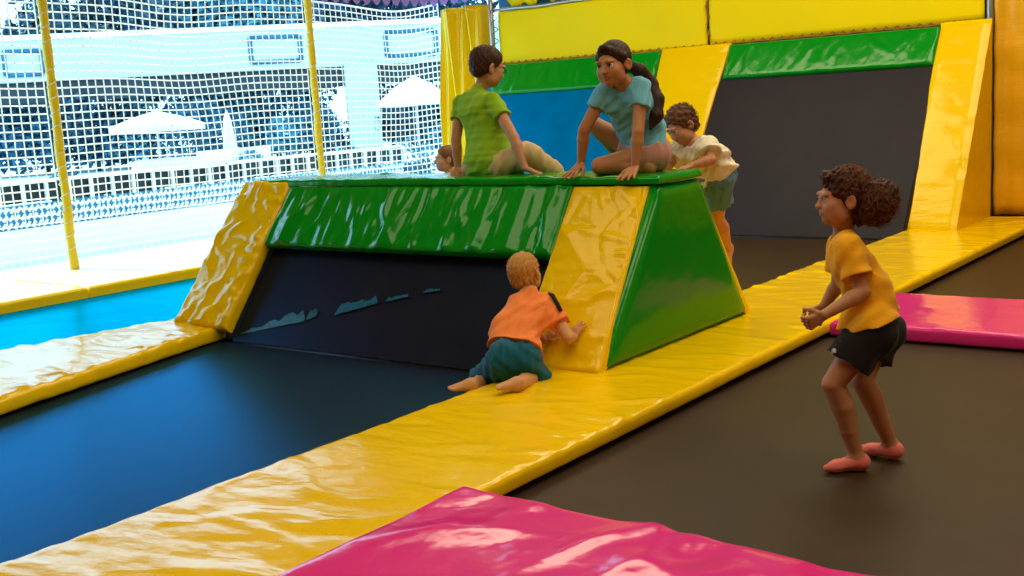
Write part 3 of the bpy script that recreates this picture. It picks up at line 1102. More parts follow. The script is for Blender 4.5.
net(1.6, 6.47, 3.40, .05, 'square-mesh safety net from the picture edge to the pole standing on the ledge', 1)
net(6.57, 10.12, 3.40, .10, 'square-mesh safety net between the two yellow poles', 2)
net(10.22, 12.75, 3.03, .10, 'square-mesh safety net between the slimmer pole and the yellow drape, sagging at top', 3)
for y, lab in ((6.53, 'tall thin yellow padded pole standing on the window ledge pad'), (10.17, 'tall thin yellow padded pole rising behind the ridge, nearer the drape')):
    r_ = empty('padded_pole', (-10.95, y, .09), lab, 'pole', 'yellow padded poles')
    b = np.array((-10.95, y, .09))
    rs_ = np.random.RandomState(int(y))
    zz = np.linspace(.09, 5.3, 60)
    MB().tube([(-10.95 + .004 * math.sin(z * 9), y + .004 * math.cos(z * 7), z) for z in zz], [.047 + .004 * math.sin(z * 11 + math.sin(z * 3)) for z in zz], 14).build('sleeve', POLE, r_, True, b)
    w = MB()
    w.tube([(-10.95 + .052 * math.cos(i * .55), y + .052 * math.sin(i * .55), .2 + i * .0125) for i in range(400)], .0045, 4)
    w.build('net_lacing', NET, r_, True, b)

# lilac scalloped bunting
V, Fc = [], []
path = [(-10.86, 10.3 + i * .02) for i in range(105)] + [(-10.86 + .02 * i, 12.39) for i in range(1, 52)]
for k, (x, y) in enumerate(path):
    zz = 3.11 - .13 * abs(math.sin(k * .02 / .19 * math.pi)) ** .6
    V += [(x, y, 3.55), (x, y, zz), (x + .006, y - .006, 3.55), (x + .006, y - .006, zz)]
for k in range(len(path) - 1):
    a, b = 4 * k, 4 * k + 4
    Fc += [(a, a + 1, b + 1, b), (a + 2, b + 2, b + 3, a + 3), (a + 1, a + 3, b + 3, b + 1), (a, b, b + 2, a + 2)]
o = mesh_obj('bunting', V, Fc, PURP)
tag(o, 'lilac scalloped bunting hanging above the netting', 'bunting')

# outdoors
slab('ground', (-60, -20, -.35), (XW, 60, -.10), PAVE)
slab('kerb_ledge', (XW - .45, 1.0, -.35), (XW - .05, 13.5, .02), CONC)

# railing with lattice standing for striped paving shadows
r_ = empty('railing', (-14.0, 10.0, -.1), 'white-posted railing with slanted lattice mimicking paving shadows outside the net', 'railing')
b = np.array((-14.0, 10.0, -.1))
MB().box((-14.12, 5.0, -.1), (-13.9, 15.0, .33)).build('base_wall', WHITE, r_, False, b)
MB().box((-14.10, 5.0, .33), (-14.04, 15.0, .64)).build('shadow_board', TURQ, r_, False, b)
l = MB()
for i in range(120):
    y = 5.0 + i * .083
    for z in (.35, .45, .55):
        l.obox((-14.01, y + .04 + (z - .35) * .3, z + .035), (nrm((0, .06, .07)), nrm((0, -.07, .06)), (1, 0, 0)), (.045, .017, .01))
l.build('shadow_lattice', WHITE, r_, False, b)
MB().box((-14.10, 5.0, .66), (-14.05, 15.0, .90)).build('dark_board', DREC, r_, False, b)
MB().box((-14.08, 5.0, .92), (-13.98, 15.0, .95)).build('top_rail', WHITE, r_, False, b)
for i in range(31):
    MB().box((-14.03, 5.1 + i * .33, .64), (-13.98, 5.14 + i * .33, .93)).build('post', WHITE, r_, False, b)

# building with long fascia
KB = 2.0          # how much farther than 23 m
O_ = np.array((-19.4 * KB, 13.33 * KB, 0.0))
T_ = nrm((5.03, 6.39, 0))
N_ = np.array((-T_[1], T_[0], 0))
Zx = np.array((0, 0, 1.0))
bl = empty('building', O_, 'pale mint concrete building with long flat fascia beyond the netting', 'building')


def zz_(z):
    return CAMZ + (z - CAMZ) * KB if z > 1 else z


def bbox_(name, t0, t1, n0, n1, z0, z1, material):
    z0, z1 = zz_(z0), zz_(z1)
    c = O_ + T_ * (t0 + t1) / 2 + N_ * (n0 + n1) / 2 + Zx * (z0 + z1) / 2
    q = MB().obox(c, (T_, N_, Zx), ((t1 - t0) / 2, (n1 - n0) / 2, (z1 - z0) / 2)).build(name, material, bl, False, O_)
    return bevel(q, .02)


bbox_('fascia', -24, 34, 0, .3, 2.52, 3.30, CONC)
bbox_('coping', -24, 34, -.08, .4, 3.30, 3.40, WHITE)
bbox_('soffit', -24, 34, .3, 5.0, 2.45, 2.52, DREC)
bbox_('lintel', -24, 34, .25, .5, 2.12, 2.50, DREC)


def tat(px, py, z):
    d = ray(px, py)
    # intersect fascia plane
    t = ((O_ - CP) @ N_) / (d @ N_)
    return ((CP + t * d) - O_) @ T_


for x0, x1 in ((343, 376),):
    bbox_('column', tat(x0, 60, 0), tat(x1, 60, 0), -.25, .15, -.1, 2.56, CONC)
for x0, x1, z0, z1 in [(a_, b_, zz_(c_), zz_(d_)) for a_, b_, c_, d_ in ((250, 300, 2.68, 3.16), (386, 436, 2.68, 3.16), (2, 40, 2.66, 3.1))]:
    t0, t1 = tat(x0, 45, 0), tat(x1, 45, 0)
    q = MB()
    for a, b2 in (((t0, z0), (t1, z0)), ((t1, z0), (t1, z1)), ((t1, z1), (t0, z1)), ((t0, z1), (t0, z0))):
        p0, p1 = [O_ + T_ * t + N_ * -.02 + Zx * z for t, z in (a, b2)]
        q.tube([p0, p1], .09, 6)
    q.build('vent_frame', LEAF2, bl, True, O_)


# foliage: leaves as small bent quads on branches
def leaves(mbV, mbF, c, r, n, size, rs):
    P = rs.normal(size=(n, 3))
    P /= np.linalg.norm(P, axis=1)[:, None]
    P = np.array(c) + P * np.array(r) * (rs.uniform(.35, 1, size=(n, 1)) ** .5)
    for p in P:
        a = nrm(rs.normal(size=3))
        b = nrm(np.cross(a, rs.normal(size=3)))
        s = size * rs.uniform(.5, 1.2)
        k = len(mbV)
        up = np.cross(a, b) * s * .25
        mbV += [p - a * s, p + b * s * .45 + up, p + a * s, p - b * s * .45 + up]
        mbF += [(k, k + 1, k + 2), (k, k + 2, k + 3)]


def shrub(name, c, r, h, n, size, material, label, cat, sd, group, trunk=0.0):
    rs = np.random.RandomState(sd)
    base = np.array((c[0], c[1], -.1))
    e = empty(name, base, label, cat, group)
    V, Fc = [], []
    for i in range(7):
        o_ = rs.normal(size=3) * np.array((r, r, (h - trunk) * .5)) * .38
        cc = np.array((c[0], c[1], trunk + (h - trunk) * .5)) + o_
        rr = rs.uniform(.45, .7)
        leaves(V, Fc, cc, (r * rr, r * rr, (h - trunk) * .5 * rr), n // 7, size, rs)
    V = [np.array((v[0], v[1], max(v[2], -.05))) for v in V]
    mesh_obj('foliage', V, Fc, material, e, False, base)
    t = MB()
    t.tube([base, base + (0.03, .02, h * .4), base + (-.02, .05, h * .7)], [max(.05, r * .07), max(.04, r * .05), .02], 8)
    for i in range(4):
        a = i * 1.6 + rs.uniform(0, 1)
        p = base + np.array((0.02, .03, h * .45))
        t.tube([p, p + np.array((math.cos(a) * r * .3, math.sin(a) * r * .3, h * .2)), p + np.array((math.cos(a) * r * .55, math.sin(a) * r * .55, h * .32))], [.03, .02, .01], 6)
    t.build('trunk', TRUNK, e, True, base)


def bpos(px, n):
    return O_ + T_ * tat(px, 80, 0) + N_ * n


for i, (px, n, r, h, mt, lab) in enumerate((
        (-30, 2.0, 1.2, 2.1, LEAF2, 'blue-green shrub at the picture edge under the building'),
        (30, 1.6, 1.1, 1.9, LEAF2, 'blue-green shrub seen left of the tall yellow pole'),
        (85, 1.2, .9, 2.2, LEAF, 'dark teal shrub just beside the tall yellow pole'),
        (140, 2.2, 1.3, 2.2, LEAF3, 'pale cyan shrub above the white sunshade'),
        (205, 1.6, 1.1, 2.3, LEAF2, 'mid blue shrub beyond the folded white parasol'),
        (262, 1.8, 1.1, 2.2, LEAF3, 'pale cyan shrub between the poles, under the fascia frame'),
        (310, 1.4, 1.0, 2.2, LEAF2, 'mid blue shrub behind the slimmer pole'),
        (395, 1.6, 1.1, 1.9, LEAF, 'dark teal shrub past the concrete column'),
        (440, 1.6, 1.2, 2.0, LEAF, 'dark teal shrub beside the yellow drape'),
        (500, 2.0, 1.3, 2.1, LEAF2, 'blue-green shrub behind the yellow drape'))):
    c = bpos(px, n)
    shrub('shrub', c, r * 1.75, h * 1.35, 2600, .17, mt, lab, 'shrub', 60 + i, 'shrubs under the building')
for i, (px, n, r, h, mt, lab) in enumerate((
        (-10, 6.5, 2.6, 5.6, LEAF, 'dark teal tree over the roof at the picture edge'),
        (90, 7.0, 2.4, 5.2, LEAF, 'dark teal tree over the roof beside the tall pole'),
        (185, 7.5, 2.4, 5.4, LEAF2, 'blue-green tree over the roof between the two poles'),
        (270, 7.0, 2.4, 5.3, LEAF3, 'pale cyan tree over the roof near the slimmer pole'),
        (350, 7.5, 2.6, 5.6, LEAF, 'dark teal tree over the roof above the column'),
        (440, 8.0, 2.8, 5.8, LEAF, 'dark teal tree over the roof above the drape'))):
    c = bpos(px, n * 2.6)
    shrub('tree', c, r * 2.3, h * 2.0, 5200, .34, mt, lab, 'tree', 80 + i, 'trees beyond the roof', trunk=1.6)
# small shrubs low by the railing
for i, (X, Y, r, h, mt, lab) in enumerate((
        (-15.3, 9.0, .55, .85, LEAF2, 'low bush behind the railing beside the tall pole'),
        (-15.5, 10.3, .6, .8, LEAF, 'low dark bush behind the railing between the poles'),
        (-15.4, 12.6, .6, .9, LEAF3, 'low pale bush behind the railing near the sloping pad'),
        (-14.8, 14.2, .7, 1.0, LEAF3, 'low pale bush beyond the slimmer pole'),
        (-14.2, 15.6, .7, 1.0, LEAF3, 'low pale bush beyond the ridge near the drape'))):
    shrub('bush', (X, Y), r, h, 1500, .07, mt, lab, 'bush', 120 + i, 'low bushes behind the railing')


def canopy(name, X, Y, zt, zr, rad, label, n=8):
    e = empty(name, (X, Y, -.1), label, 'parasol')
    b = np.array((X, Y, -.1))
    MB().tube([(X, Y, -.1), (X, Y, zt - .02)], .025, 8).build('pole', STEEL, e, True, b)
    V = [(X, Y, zt), (X, Y, zt - .03)]
    Fc = []
    for rr, zz in ((.5, zt - (zt - zr) * .42), (1.0, zr), (1.0, zr - .10)):
        for i in range(n * 2):
            a = math.pi * i / n
            k = rad * rr * (1 if i % 2 == 0 else .94)
            V.append((X + k * math.cos(a), Y + k * math.sin(a), zz))
    m_ = n * 2
    for i in range(m_):
        j = (i + 1) % m_
        Fc += [(0, 2 + i, 2 + j), (2 + i, 2 + m_ + i, 2 + m_ + j, 2 + j), (2 + m_ + i, 2 + 2 * m_ + i, 2 + 2 * m_ + j, 2 + m_ + j)]
    q = mesh_obj('canopy', V, Fc, WHITE, e, False, b)
    s_ = q.modifiers.new('thick', 'SOLIDIFY')
    s_.thickness = .012
    return e


canopy('parasol', -16.2, 11.45, 1.80, 1.56, .78, 'white open sunshade between the two yellow poles')
canopy('parasol', -15.6, 17.2, 2.25, 1.75, .75, 'white open sunshade past the concrete column')
e = empty('folded_parasol', (-16.0, 12.75, -.1), 'folded white parasol standing beside the white sunshade', 'parasol')
b = np.array((-16.0, 12.75, -.1))
MB().tube([(-16, 12.75, -.1), (-16, 12.75, 1.75)], .02, 8).build('pole', STEEL, e, True, b)
MB().tube([(-16, 12.75, z) for z in (.95, 1.0, 1.3, 1.6, 1.72)], [.10, .12, .10, .06, .02], 10).build('canopy', WHITE, e, True, b)
e = empty('cafe_table', (-16.1, 11.6, -.1), 'round table with rosy cloth under the white sunshade', 'table')
b = np.array((-16.1, 11.6, -.1))
MB().tube([(-16.1, 11.6, z) for z in (-.1, .0, .85)], [.2, .04, .04], 10).build('pedestal', STEEL, e, True, b)
MB().tube([(-16.1, 11.6, z) for z in (.72, .80, .98, 1.0)], [.70, .68, .62, .60], 20).build('tablecloth', mat('rosy cloth', (.75, .50, .50), .8), e, True, b)
e = empty('bench', (-15.2, 12.4, -.1), 'white garden bench behind the railing, above the sloping pad', 'bench')
b = np.array((-15.2, 12.4, -.1))
q = MB()
for i in range(5):
    q.box((-15.45, 11.65 + i * .31, .82), (-14.95, 11.93 + i * .31, .88))
q.build('seat', WHITE, e, False, b)
MB().box((-15.50, 11.65, .9), (-15.46, 13.2, 1.10)).build('backrest', WHITE, e, False, b)
for y in (11.7, 13.1):
    for x in (-15.48, -15.0):
        MB().box((x, y, -.1), (x + .05, y + .05, .9 if x < -15.2 else .82)).build('leg', WHITE, e, False, b)

# ================================================================== light
w = bpy.data.worlds.new('sky')
sc.world = w
w.use_nodes = True
bg = w.node_tree.nodes['Background']
bg.inputs['Color'].default_value = (0.30, 0.66, 1.0, 1)
bg.inputs['Strength'].default_value = 5.2


def sun(rot, e, col, ang):
    l = bpy.data.lights.new('sun', 'SUN')
    l.energy, l.color, l.angle = e, col, ang
    o = bpy.data.objects.new('sun', l)
    COL.objects.link(o)
    o.rotation_euler = rot
    return o


s_ = sun((0, 0, 0), 5.0, (1.0, .97, .90), math.radians(1))
s_.rotation_euler = Vector((-.50, -.10, 1)).to_track_quat('Z', 'Y').to_euler()


def lamp(loc_, e, sx, sy, col):
    l = bpy.data.lights.new('ceiling_lamp', 'AREA')
    l.energy, l.color, l.shape, l.size, l.size_y = e, col, 'RECTANGLE', sx, sy
    o = bpy.data.objects.new('ceiling_lamp', l)
    COL.objects.link(o)
    o.location = loc_
    return o


for x, y, e in ((-1.5, 2.0, 105), (-1.5, 6.5, 125), (-2.5, 9.8, 160), (-5.5, 3.0, 65), (-6.5, 9.0, 150), (3, 4.5, 95)):
    lamp((x, y, 5.2), e, 3.2, 2.4, (1.0, .85, .57))
sc.view_settings.view_transform = 'Standard'
sc.view_settings.look = 'None'
sc.view_settings.exposure = -0.08
sc.view_settings.gamma = 1.0
sc.cycles.use_denoising = True

# ================================================================== people


def joints(**kw):
    return {k: aty(*v) if isinstance(v, tuple) else np.array(v, float) for k, v in kw.items()}


IR, AW, UP = R[0] * np.array((1, 1, 0)), R[2] * np.array((1, 1, 0)), np.array((0, 0, 1.0))
IR, AW = nrm(IR), nrm(AW)        # level directions: across the view, away from the viewer


def check(n, J, s):
    L = lambda a, b: round(float(np.linalg.norm(J[a] - J[b]) / s), 3)
    print('KID', n, 'up', L('shL', 'elL'), L('shR', 'elR'), 'fore', L('elL', 'wrL'), L('elR', 'wrR'), 'thigh', L('hipL', 'knL'), L('hipR', 'knR'), 'shin', L('knL', 'anL'), L('knR', 'anR'), 'sh', L('shL', 'shR'), 'hip', L('hipL', 'hipR'),
          'torso', round(float(np.linalg.norm((J['shL'] + J['shR'] - J['hipL'] - J['hipR']) / 2) / s), 3), 'pelz', np.round((J['hipL'] + J['hipR']) / 2, 2), 'anz', J['anL'].round(2), J['anR'].round(2), 'wr', J['wrL'].round(2), J['wrR'].round(2))


def wrk(fw, a=.0022, sd=0):
    r_ = np.random.RandomState(sd)
    return [(nrm(np.array(fw) + r_.normal(size=3) * .5), r_.uniform(.05, .12), a * r_.uniform(.4, 1), r_.uniform(0, 6)) for _ in range(5)]


def curls(name, paths, r, material, parent, base):
    q = MB()
    for p in paths:
        q.tube(p, [r * (1 - .6 * i / (len(p) - 1)) for i in range(len(p))], 4)
    return q.build(name, material, parent, True, base)


# ---------------------------------------------------------------- girl in yellow, on the near trampoline
def girl_yellow():
    s = 1.02
    J = joints(
        hipL=(867, 336, 4.33), hipR=(876, 334, 4.50),
        knL=(833, 384, 4.24), anL=list(atz(857, 458, .046)),
        knR=(862, 380, 4.40), anR=list(atz(891, 446, .048)),
        mid=(868, 290, 4.46),
        shL=(847, 247, 4.34), shR=(842, 244, 4.62), neck=(843, 230, 4.48),
        elL=(863, 292, 4.30), wrL=(824, 315, 4.17), elR=(838, 284, 4.62), wrR=(824, 306, 4.60))
    J['front'] = -IR
    J['hs'] = 1.04
    J['head'] = aty(841.5, 198.5, 4.47)
    J['headA'] = frame(-IR * .97 - AW * .02 + UP * .02, UP)
    tL = nrm((atz(825, 470, 0) - atz(868, 468, 0)) * (1, 1, 0))
    tR = nrm((atz(866, 450, 0) - atz(900, 455, 0)) * (1, 1, 0))
    J['footL'] = (tL, UP, .185, -1)
    J['footR'] = (tR, UP, .185, 1)
    dL = nrm(J['wrL'] - J['elL'])
    J['handL'] = (dL, UP * .3 + AW * .9, UP + dL * .2, .135, (1.0, 1.3, .9), .03, .9)
    dR = nrm(J['wrR'] - J['elR'])
    J['handR'] = (dR, UP * .3 - AW * .9, UP, .135, (.9, 1.2, .9), .03, .9)
    check('yellow', {k: v for k, v in J.items() if isinstance(v, np.ndarray)}, s)
    k = Kid({a: v for a, v in J.items()}, s) if False else mk(J, s)
    base = np.array((-1.62, 4.42, 0.0))
    S = k.body()
    o = person(k, S, base, skin('warm tan skin', (.50, .235, .115)), mat('lip tone', (.42, .12, .09), .45), 'person with curly bun in mustard T-shirt and black shorts, standing on dark bed')
    face_parts(o, base, J['head'], J['headA'], J['hs'], BROWL, IRISB)
    up = nrm(J['neck'] - (J['hipL'] + J['hipR']) / 2)
    hc = (aty(838, 322, 4.40) + aty(903, 311, 4.45)) / 2
    fx = nrm(aty(903, 311, 4.45) - aty(838, 322, 4.40))
    hn = nrm(np.cross(fx, AW))
    hn = hn if hn[2] < 0 else -hn
    S = k.shirt(hc, hn, sleeve=.66, g=.020, sg=.022, flare=.034, neck_r=.044, ripple=wrk((.3, .2, -.5), .0030, 1))
    part(S, 'shirt', cloth('mustard yellow cotton', (.86, .40, .005)), o, base)
    S = k.shorts(hc - hn * .035, -hn, leg=.56, g=.014, lg=.032, ripple=wrk(IR, .002, 2))
    sh = part(S, 'shorts', cloth('black jersey', (.012, .010, .012)), o, base)
    # small white emblem near the hem
    e = J['hipL'] + (J['knL'] - J['hipL']) * .33
    q = MB()
    pc = aty(834, 350, 4.195)
    for i in range(3):
        q.tube([pc + IR * x * .008 + UP * (z * .008 - i * .006) for x, z in ((-1, -.4), (-.4, .4), (.3, .5), (1, 0))], .003, 6)
    em = q.build('emblem', WHITE, o, True, base)
    em['label'] = 'small white emblem near the shorts hem'
    # low pink socks
    for q_, f in (('L', J['footL']), ('R', J['footR'])):
        S = k.field()
        an = J['an' + q_]
        up_ = UP
        sole = an - UP * .22 * f[2]
        d = nrm(f[0])
        add_foot(S, an, f[0], f[1], f[2], f[3], grow=.0045, toes=False)
        S.plane(sole + UP * .28 * f[2], nrm(UP * 1.0 + d * .18))
        S.shell(.005)
        part(S, 'sock', cloth('coral pink sock', (.80, .20, .17)), o, base)
    # hair
    c, A, hs = J['head'], J['headA'], J['hs']
    S = k.field()
    S.ell(loc(c, A, hs, (0, -.022, .036)), np.array((.083, .099, .088)) * hs, A, .01, clip=[(loc(c, A, hs, (0, .080, .062)), A @ nrm((0, .80, -.55)))])
    S.ell(loc(c, A, hs, (0, -.060, -.010)), np.array((.072, .055, .062)) * hs, A, .03)
    S.ell(loc(c, A, hs, (0, .050, .090)), np.array((.05, .035, .022)) * hs, A, .02)
    S.ell(loc(c, A, hs, (0, -.070, -.060)), np.array((.060, .040, .050)) * hs, A, .03)
    bun = aty(879, 201, 4.50)
    S.cap(loc(c, A, hs, (0, -.09, .01)), bun, .05, .05, .03)
    S.ell(bun, (.072, .072, .088), None, .03)
    S.ell(bun - UP * .055 - IR * .02, (.05, .05, .045), None, .03)
    S.ell(bun + IR * .025 + UP * .02, (.05, .06, .06), None, .02)
    r_ = np.random.RandomState(3)
    S.ripple([(r_.normal(size=3), r_.uniform(.014, .04), .0018, r_.uniform(0, 6)) for _ in range(7)])
    HM = hairm('auburn curly hair', (.055, .018, .009))
    hair = part(S, 'hair', HM, o, base, 1)
    paths = []
    for i in range(1100):
        t = r_.normal(size=3)
        t /= np.linalg.norm(t)
        if i < 620:
            p0 = bun + t * np.array((.070, .070, .085)) * r_.uniform(.85, 1.0)
        else:
            if t @ A[:, 1] > .35 or t[2] < -.1:
                t = nrm(t - A[:, 1] * 1.0 + UP * .6)
            p0 = loc(c, A, hs, (0, -.022, .036)) + A @ (np.array((.083, .099, .088)) * hs * (A.T @ t))
        u = nrm(np.cross(t, r_.normal(size=3)))
        v = np.cross(t, u)
        rr, tt = r_.uniform(.004, .010), r_.uniform(4, 9)
        n = 14
        paths.append([p0 + t * (.020 * a / n) + u * (rr * math.cos(tt * a / n) - rr + .03 * a / n) + v * rr * math.sin(tt * a / n) - UP * .012 * (a / n) ** 2 for a in range(n)])
    q = curls('curls', paths, .0013, hairm('light curl ends', (.20, .075, .026)), hair, base)
    return o


def mk(J, s, **kw):
    pts = {a: v for a, v in J.items() if isinstance(v, np.ndarray) and v.shape == (3,) and a not in ('front',)}
    k = Kid(pts, s, **kw)
    k.J = J
    return k


# ---------------------------------------------------------------- toddler kneeling at the slope pad
def onslope(px, py, off):
    n = nrm((0, -(ZT - .10), YF1 - YF0))
    p0 = fslope(0, 0, off)
    d = ray(px, py)
    return CP + d * (((p0 - CP) @ n) / (d @ n))


def toddler():
    s = 1.10
    J = joints(
        hipL=(503, 362, 4.57), hipR=(524, 362, 4.64),
        knL=(485, 382, 4.68), anL=(470, 387, 4.36),
        knR=(534, 379, 4.70), anR=(516, 386, 4.40),
        mid=(515, 330, 4.74),
        shL=(517, 303, 4.86), shR=(548, 304, 4.96), neck=(528, 292, 4.92),
        elL=(531, 332, 4.95), wrL=list(onslope(545, 341, .03)), elR=(569, 338, 4.90), wrR=list(onslope(574, 338, .03)))
    J['front'] = AW * .8 + IR * .5
    J['hs'] = 1.06
    J['head'] = aty(525, 273, 4.97)
    J['headA'] = frame(AW * .9 + IR * .45 + UP * .12, UP)
    nS = nrm((0, -(ZT - .10), YF1 - YF0))
    upS = nrm((0, YF1 - YF0, ZT - .10))
    J['handL'] = (upS * .8 + np.array((.5, 0, 0)), -nS, np.array((1, 0, 0)), .115, (.12, .15, .15), .22, .1)
    J['handR'] = (upS * .9 + np.array((.15, 0, 0)), -nS, np.array((-1, 0, 0)), .115, (.12, .15, .15), .22, .1)
    J['footR'] = (nrm(aty(494, 393, 4.30) - aty(514, 386, 4.40)), nrm((.2, .5, -.8)), .15, 1, .005)
    J['footL'] = (nrm((-.6, -.8, -.25)), nrm((0, .3, -.9)), .15, -1, .005)
    check('toddler', {k: v for k, v in J.items() if isinstance(v, np.ndarray)}, s)
    k = mk(J, s)
    base = np.array((-3.6, 4.6, .10))
    S = k.body()
    o = person(k, S, base, skin('light tan skin', (.60, .30, .13)), mat('lip tone pale', (.5, .16, .11), .45), 'person in orange T-shirt and teal shorts kneeling on the yellow walkway')
    face_parts(o, base, J['head'], J['headA'], J['hs'], BROWL, IRISB)
    hc = aty(515, 348, 4.64)
    hn = -nrm((J['shL'] + J['shR'] - J['hipL'] - J['hipR']))
    S = k.shirt(hc, hn, sleeve=.60, g=.010, sg=.014, flare=.022, neck_r=.042, ripple=wrk((.6, .1, -.6), .0030, 4))
    shirt = part(S, 'shirt', cloth('orange cotton', (.90, .25, .06)), o, base)
    # dark stripe on the shoulder
    q = MB()
    a, b = J['shR'], J['elR']
    d = nrm(b - a)
    oo = nrm(UP - d * (UP @ d))
    pts = [a - d * .035 + oo * .055, a + oo * .066 * s, a + d * .05 + oo * .062 * s, a + d * .105 + oo * .058 * s]
    q.tube(pts, [.006, .012, .013, .011], 8)
    st = q.build('shoulder_stripe', cloth('black trim', (.02, .02, .025)), shirt, True, base)
    S = k.shorts(hc - hn * .010, -hn, leg=1.02, g=.008, lg=.028, ripple=wrk(IR, .003, 5))
    part(S, 'shorts', cloth('teal cotton', (.005, .105, .185)), o, base)
    c, A, hs = J['head'], J['headA'], J['hs']
    S = k.field()
    S.ell(loc(c, A, hs, (0, -.020, .034)), np.array((.080, .096, .084)) * hs, A, .01, clip=[(loc(c, A, hs, (0, .062, .062)), A @ nrm((0, .80, -.52)))])
    S.ell(loc(c, A, hs, (0, -.055, -.020)), np.array((.062, .045, .055)) * hs, A, .03)
    r_ = np.random.RandomState(8)
    S.ripple([(A @ np.array((r_.normal(), r_.normal() * .4, r_.normal() * .3)), r_.uniform(.012, .03), .0016, r_.uniform(0, 6)) for _ in range(6)])
    part(S, 'hair', hairm('sandy blond hair', (.50, .25, .07)), o, base, 1)
    return o


# ---------------------------------------------------------------- girl in blue crawling on the crest
def girl_blue():
    s = 1.22
    J = joints(
        hipR=(638, 151, 6.02), hipL=(652, 155, 5.92),
        knR=(596, 126, 5.90), anR=(622, 158, 6.05),
        knL=(600, 166, 5.72), anL=(650, 169, 5.86),
        mid=(640, 127, 5.92),
        shR=(606, 90, 5.76), shL=(641, 87, 5.80), neck=(623, 81, 5.75),
        elR=(584, 130, 5.66), wrR=(581, 163, 5.70), elL=(638, 132, 5.70), wrL=(635, 167, 5.68))
    J['front'] = -AW - IR
    J['hs'] = 1.19
    J['head'] = aty(613, 64.5, 5.68)
    J['headA'] = frame(-AW * .80 - IR * .60 - UP * .10, UP + IR * -.06)
    J['handR'] = (-AW * .55 - IR * .55 - UP * .55, -UP, IR, .165, (-.25, .15, .1), .25, .1)
    J['handL'] = (-AW * .8 - IR * .5 - UP * .5, -UP, -IR, .165, (-.25, .15, .1), .25, .1)
    J['footL'] = (nrm(IR * .8 + AW * .5), -UP, .22, 1)
    J['footR'] = (nrm(-AW * .2 - IR * .6 - UP * .3), UP, .22, 1)
    check('blue', {k: v for k, v in J.items() if isinstance(v, np.ndarray)}, s)
    k = mk(J, s)
    base = np.array((-4.4, 5.85, 1.10))
    S = k.body()
    o = person(k, S, base, skin('olive tan skin', (.46, .20, .085)), mat('lip tone rose', (.40, .09, .07), .4), 'person in a light blue T-shirt crawling on the green crest, long dark ponytail', smile=1)
    face_parts(o, base, J['head'], J['headA'], J['hs'], BROWD, IRISB)
    pel = (J['hipL'] + J['hipR']) / 2
    ch = (J['shL'] + J['shR']) / 2
    hn = nrm(pel - ch)
    S = k.shirt(pel - hn * .06, hn, sleeve=.46, g=.012, sg=.011, flare=.014, neck_r=.038, ripple=wrk((.5, .2, -.6), .003, 6))
    part(S, 'shirt', cloth('pale blue cotton', (.15, .46, .64)), o, base)
    S = k.shorts(pel - hn * .10, -hn, leg=.36, g=.016, lg=.022, ripple=wrk(IR, .002, 7))
    part(S, 'shorts', cloth('dusty pink cotton', (.52, .25, .22)), o, base)
    c, A, hs = J['head'], J['headA'], J['hs']
    HM = hairm('dark brown straight hair', (.035, .014, .008))
    S = k.field()
    S.ell(loc(c, A, hs, (0, -.022, .034)), np.array((.081, .096, .084)) * hs, A, .01, clip=[(loc(c, A, hs, (0, .078, .066)), A @ nrm((0, .80, -.52)))])
    S.ell(loc(c, A, hs, (0, -.055, -.015)), np.array((.064, .045, .05)) * hs, A, .03)
    for x in (-1, 1):
        S.cap(loc(c, A, hs, (x * .01, .070, .088)), loc(c, A, hs, (x * .070, .012, .035)), .014 * hs, .016 * hs, .02)
    r_ = np.random.RandomState(9)
    S.ripple([(A @ np.array((1, .1, r_.normal() * .2)), r_.uniform(.010, .02), .0009, r_.uniform(0, 6)) for _ in range(5)])
    hair = part(S, 'hair', HM, o, base, 1)
    S = Field(k.lo - .1, k.hi + .1, k.vox)
    pts = [loc(c, A, hs, (.02, -.105, .005)), aty(640, 71, 5.86), aty(650, 84, 5.92), aty(656, 100, 5.90), aty(656, 116, 5.86), aty(651, 128, 5.82)]
    rr = [.030, .040, .044, .046, .040, .012]
    for a, b, ra, rb in zip(pts[:-1], pts[1:], rr[:-1], rr[1:]):
        S.cap(a, b, ra, rb, .02)
    S.ripple([(IR * r_.uniform(.6, 1) + AW * r_.normal() * .5 + UP * r_.normal() * .2, r_.uniform(.009, .018), .0010, r_.uniform(0, 6)) for _ in range(5)])
    part(S, 'ponytail', HM, hair, base, 1)
    q = MB()
    a = pts[0] * .6 + pts[1] * .4
    n_ = nrm(pts[1] - pts[0])
    u = nrm(np.cross(n_, UP))
    v = np.cross(n_, u)
    q.tube([a + .037 * (u * math.cos(t) + v * math.sin(t)) for t in np.linspace(0, 2 * math.pi, 20)], .008, 6)
    q.build('hair_tie', cloth('navy tie', (.02, .03, .08)), hair, True, base)
    return o


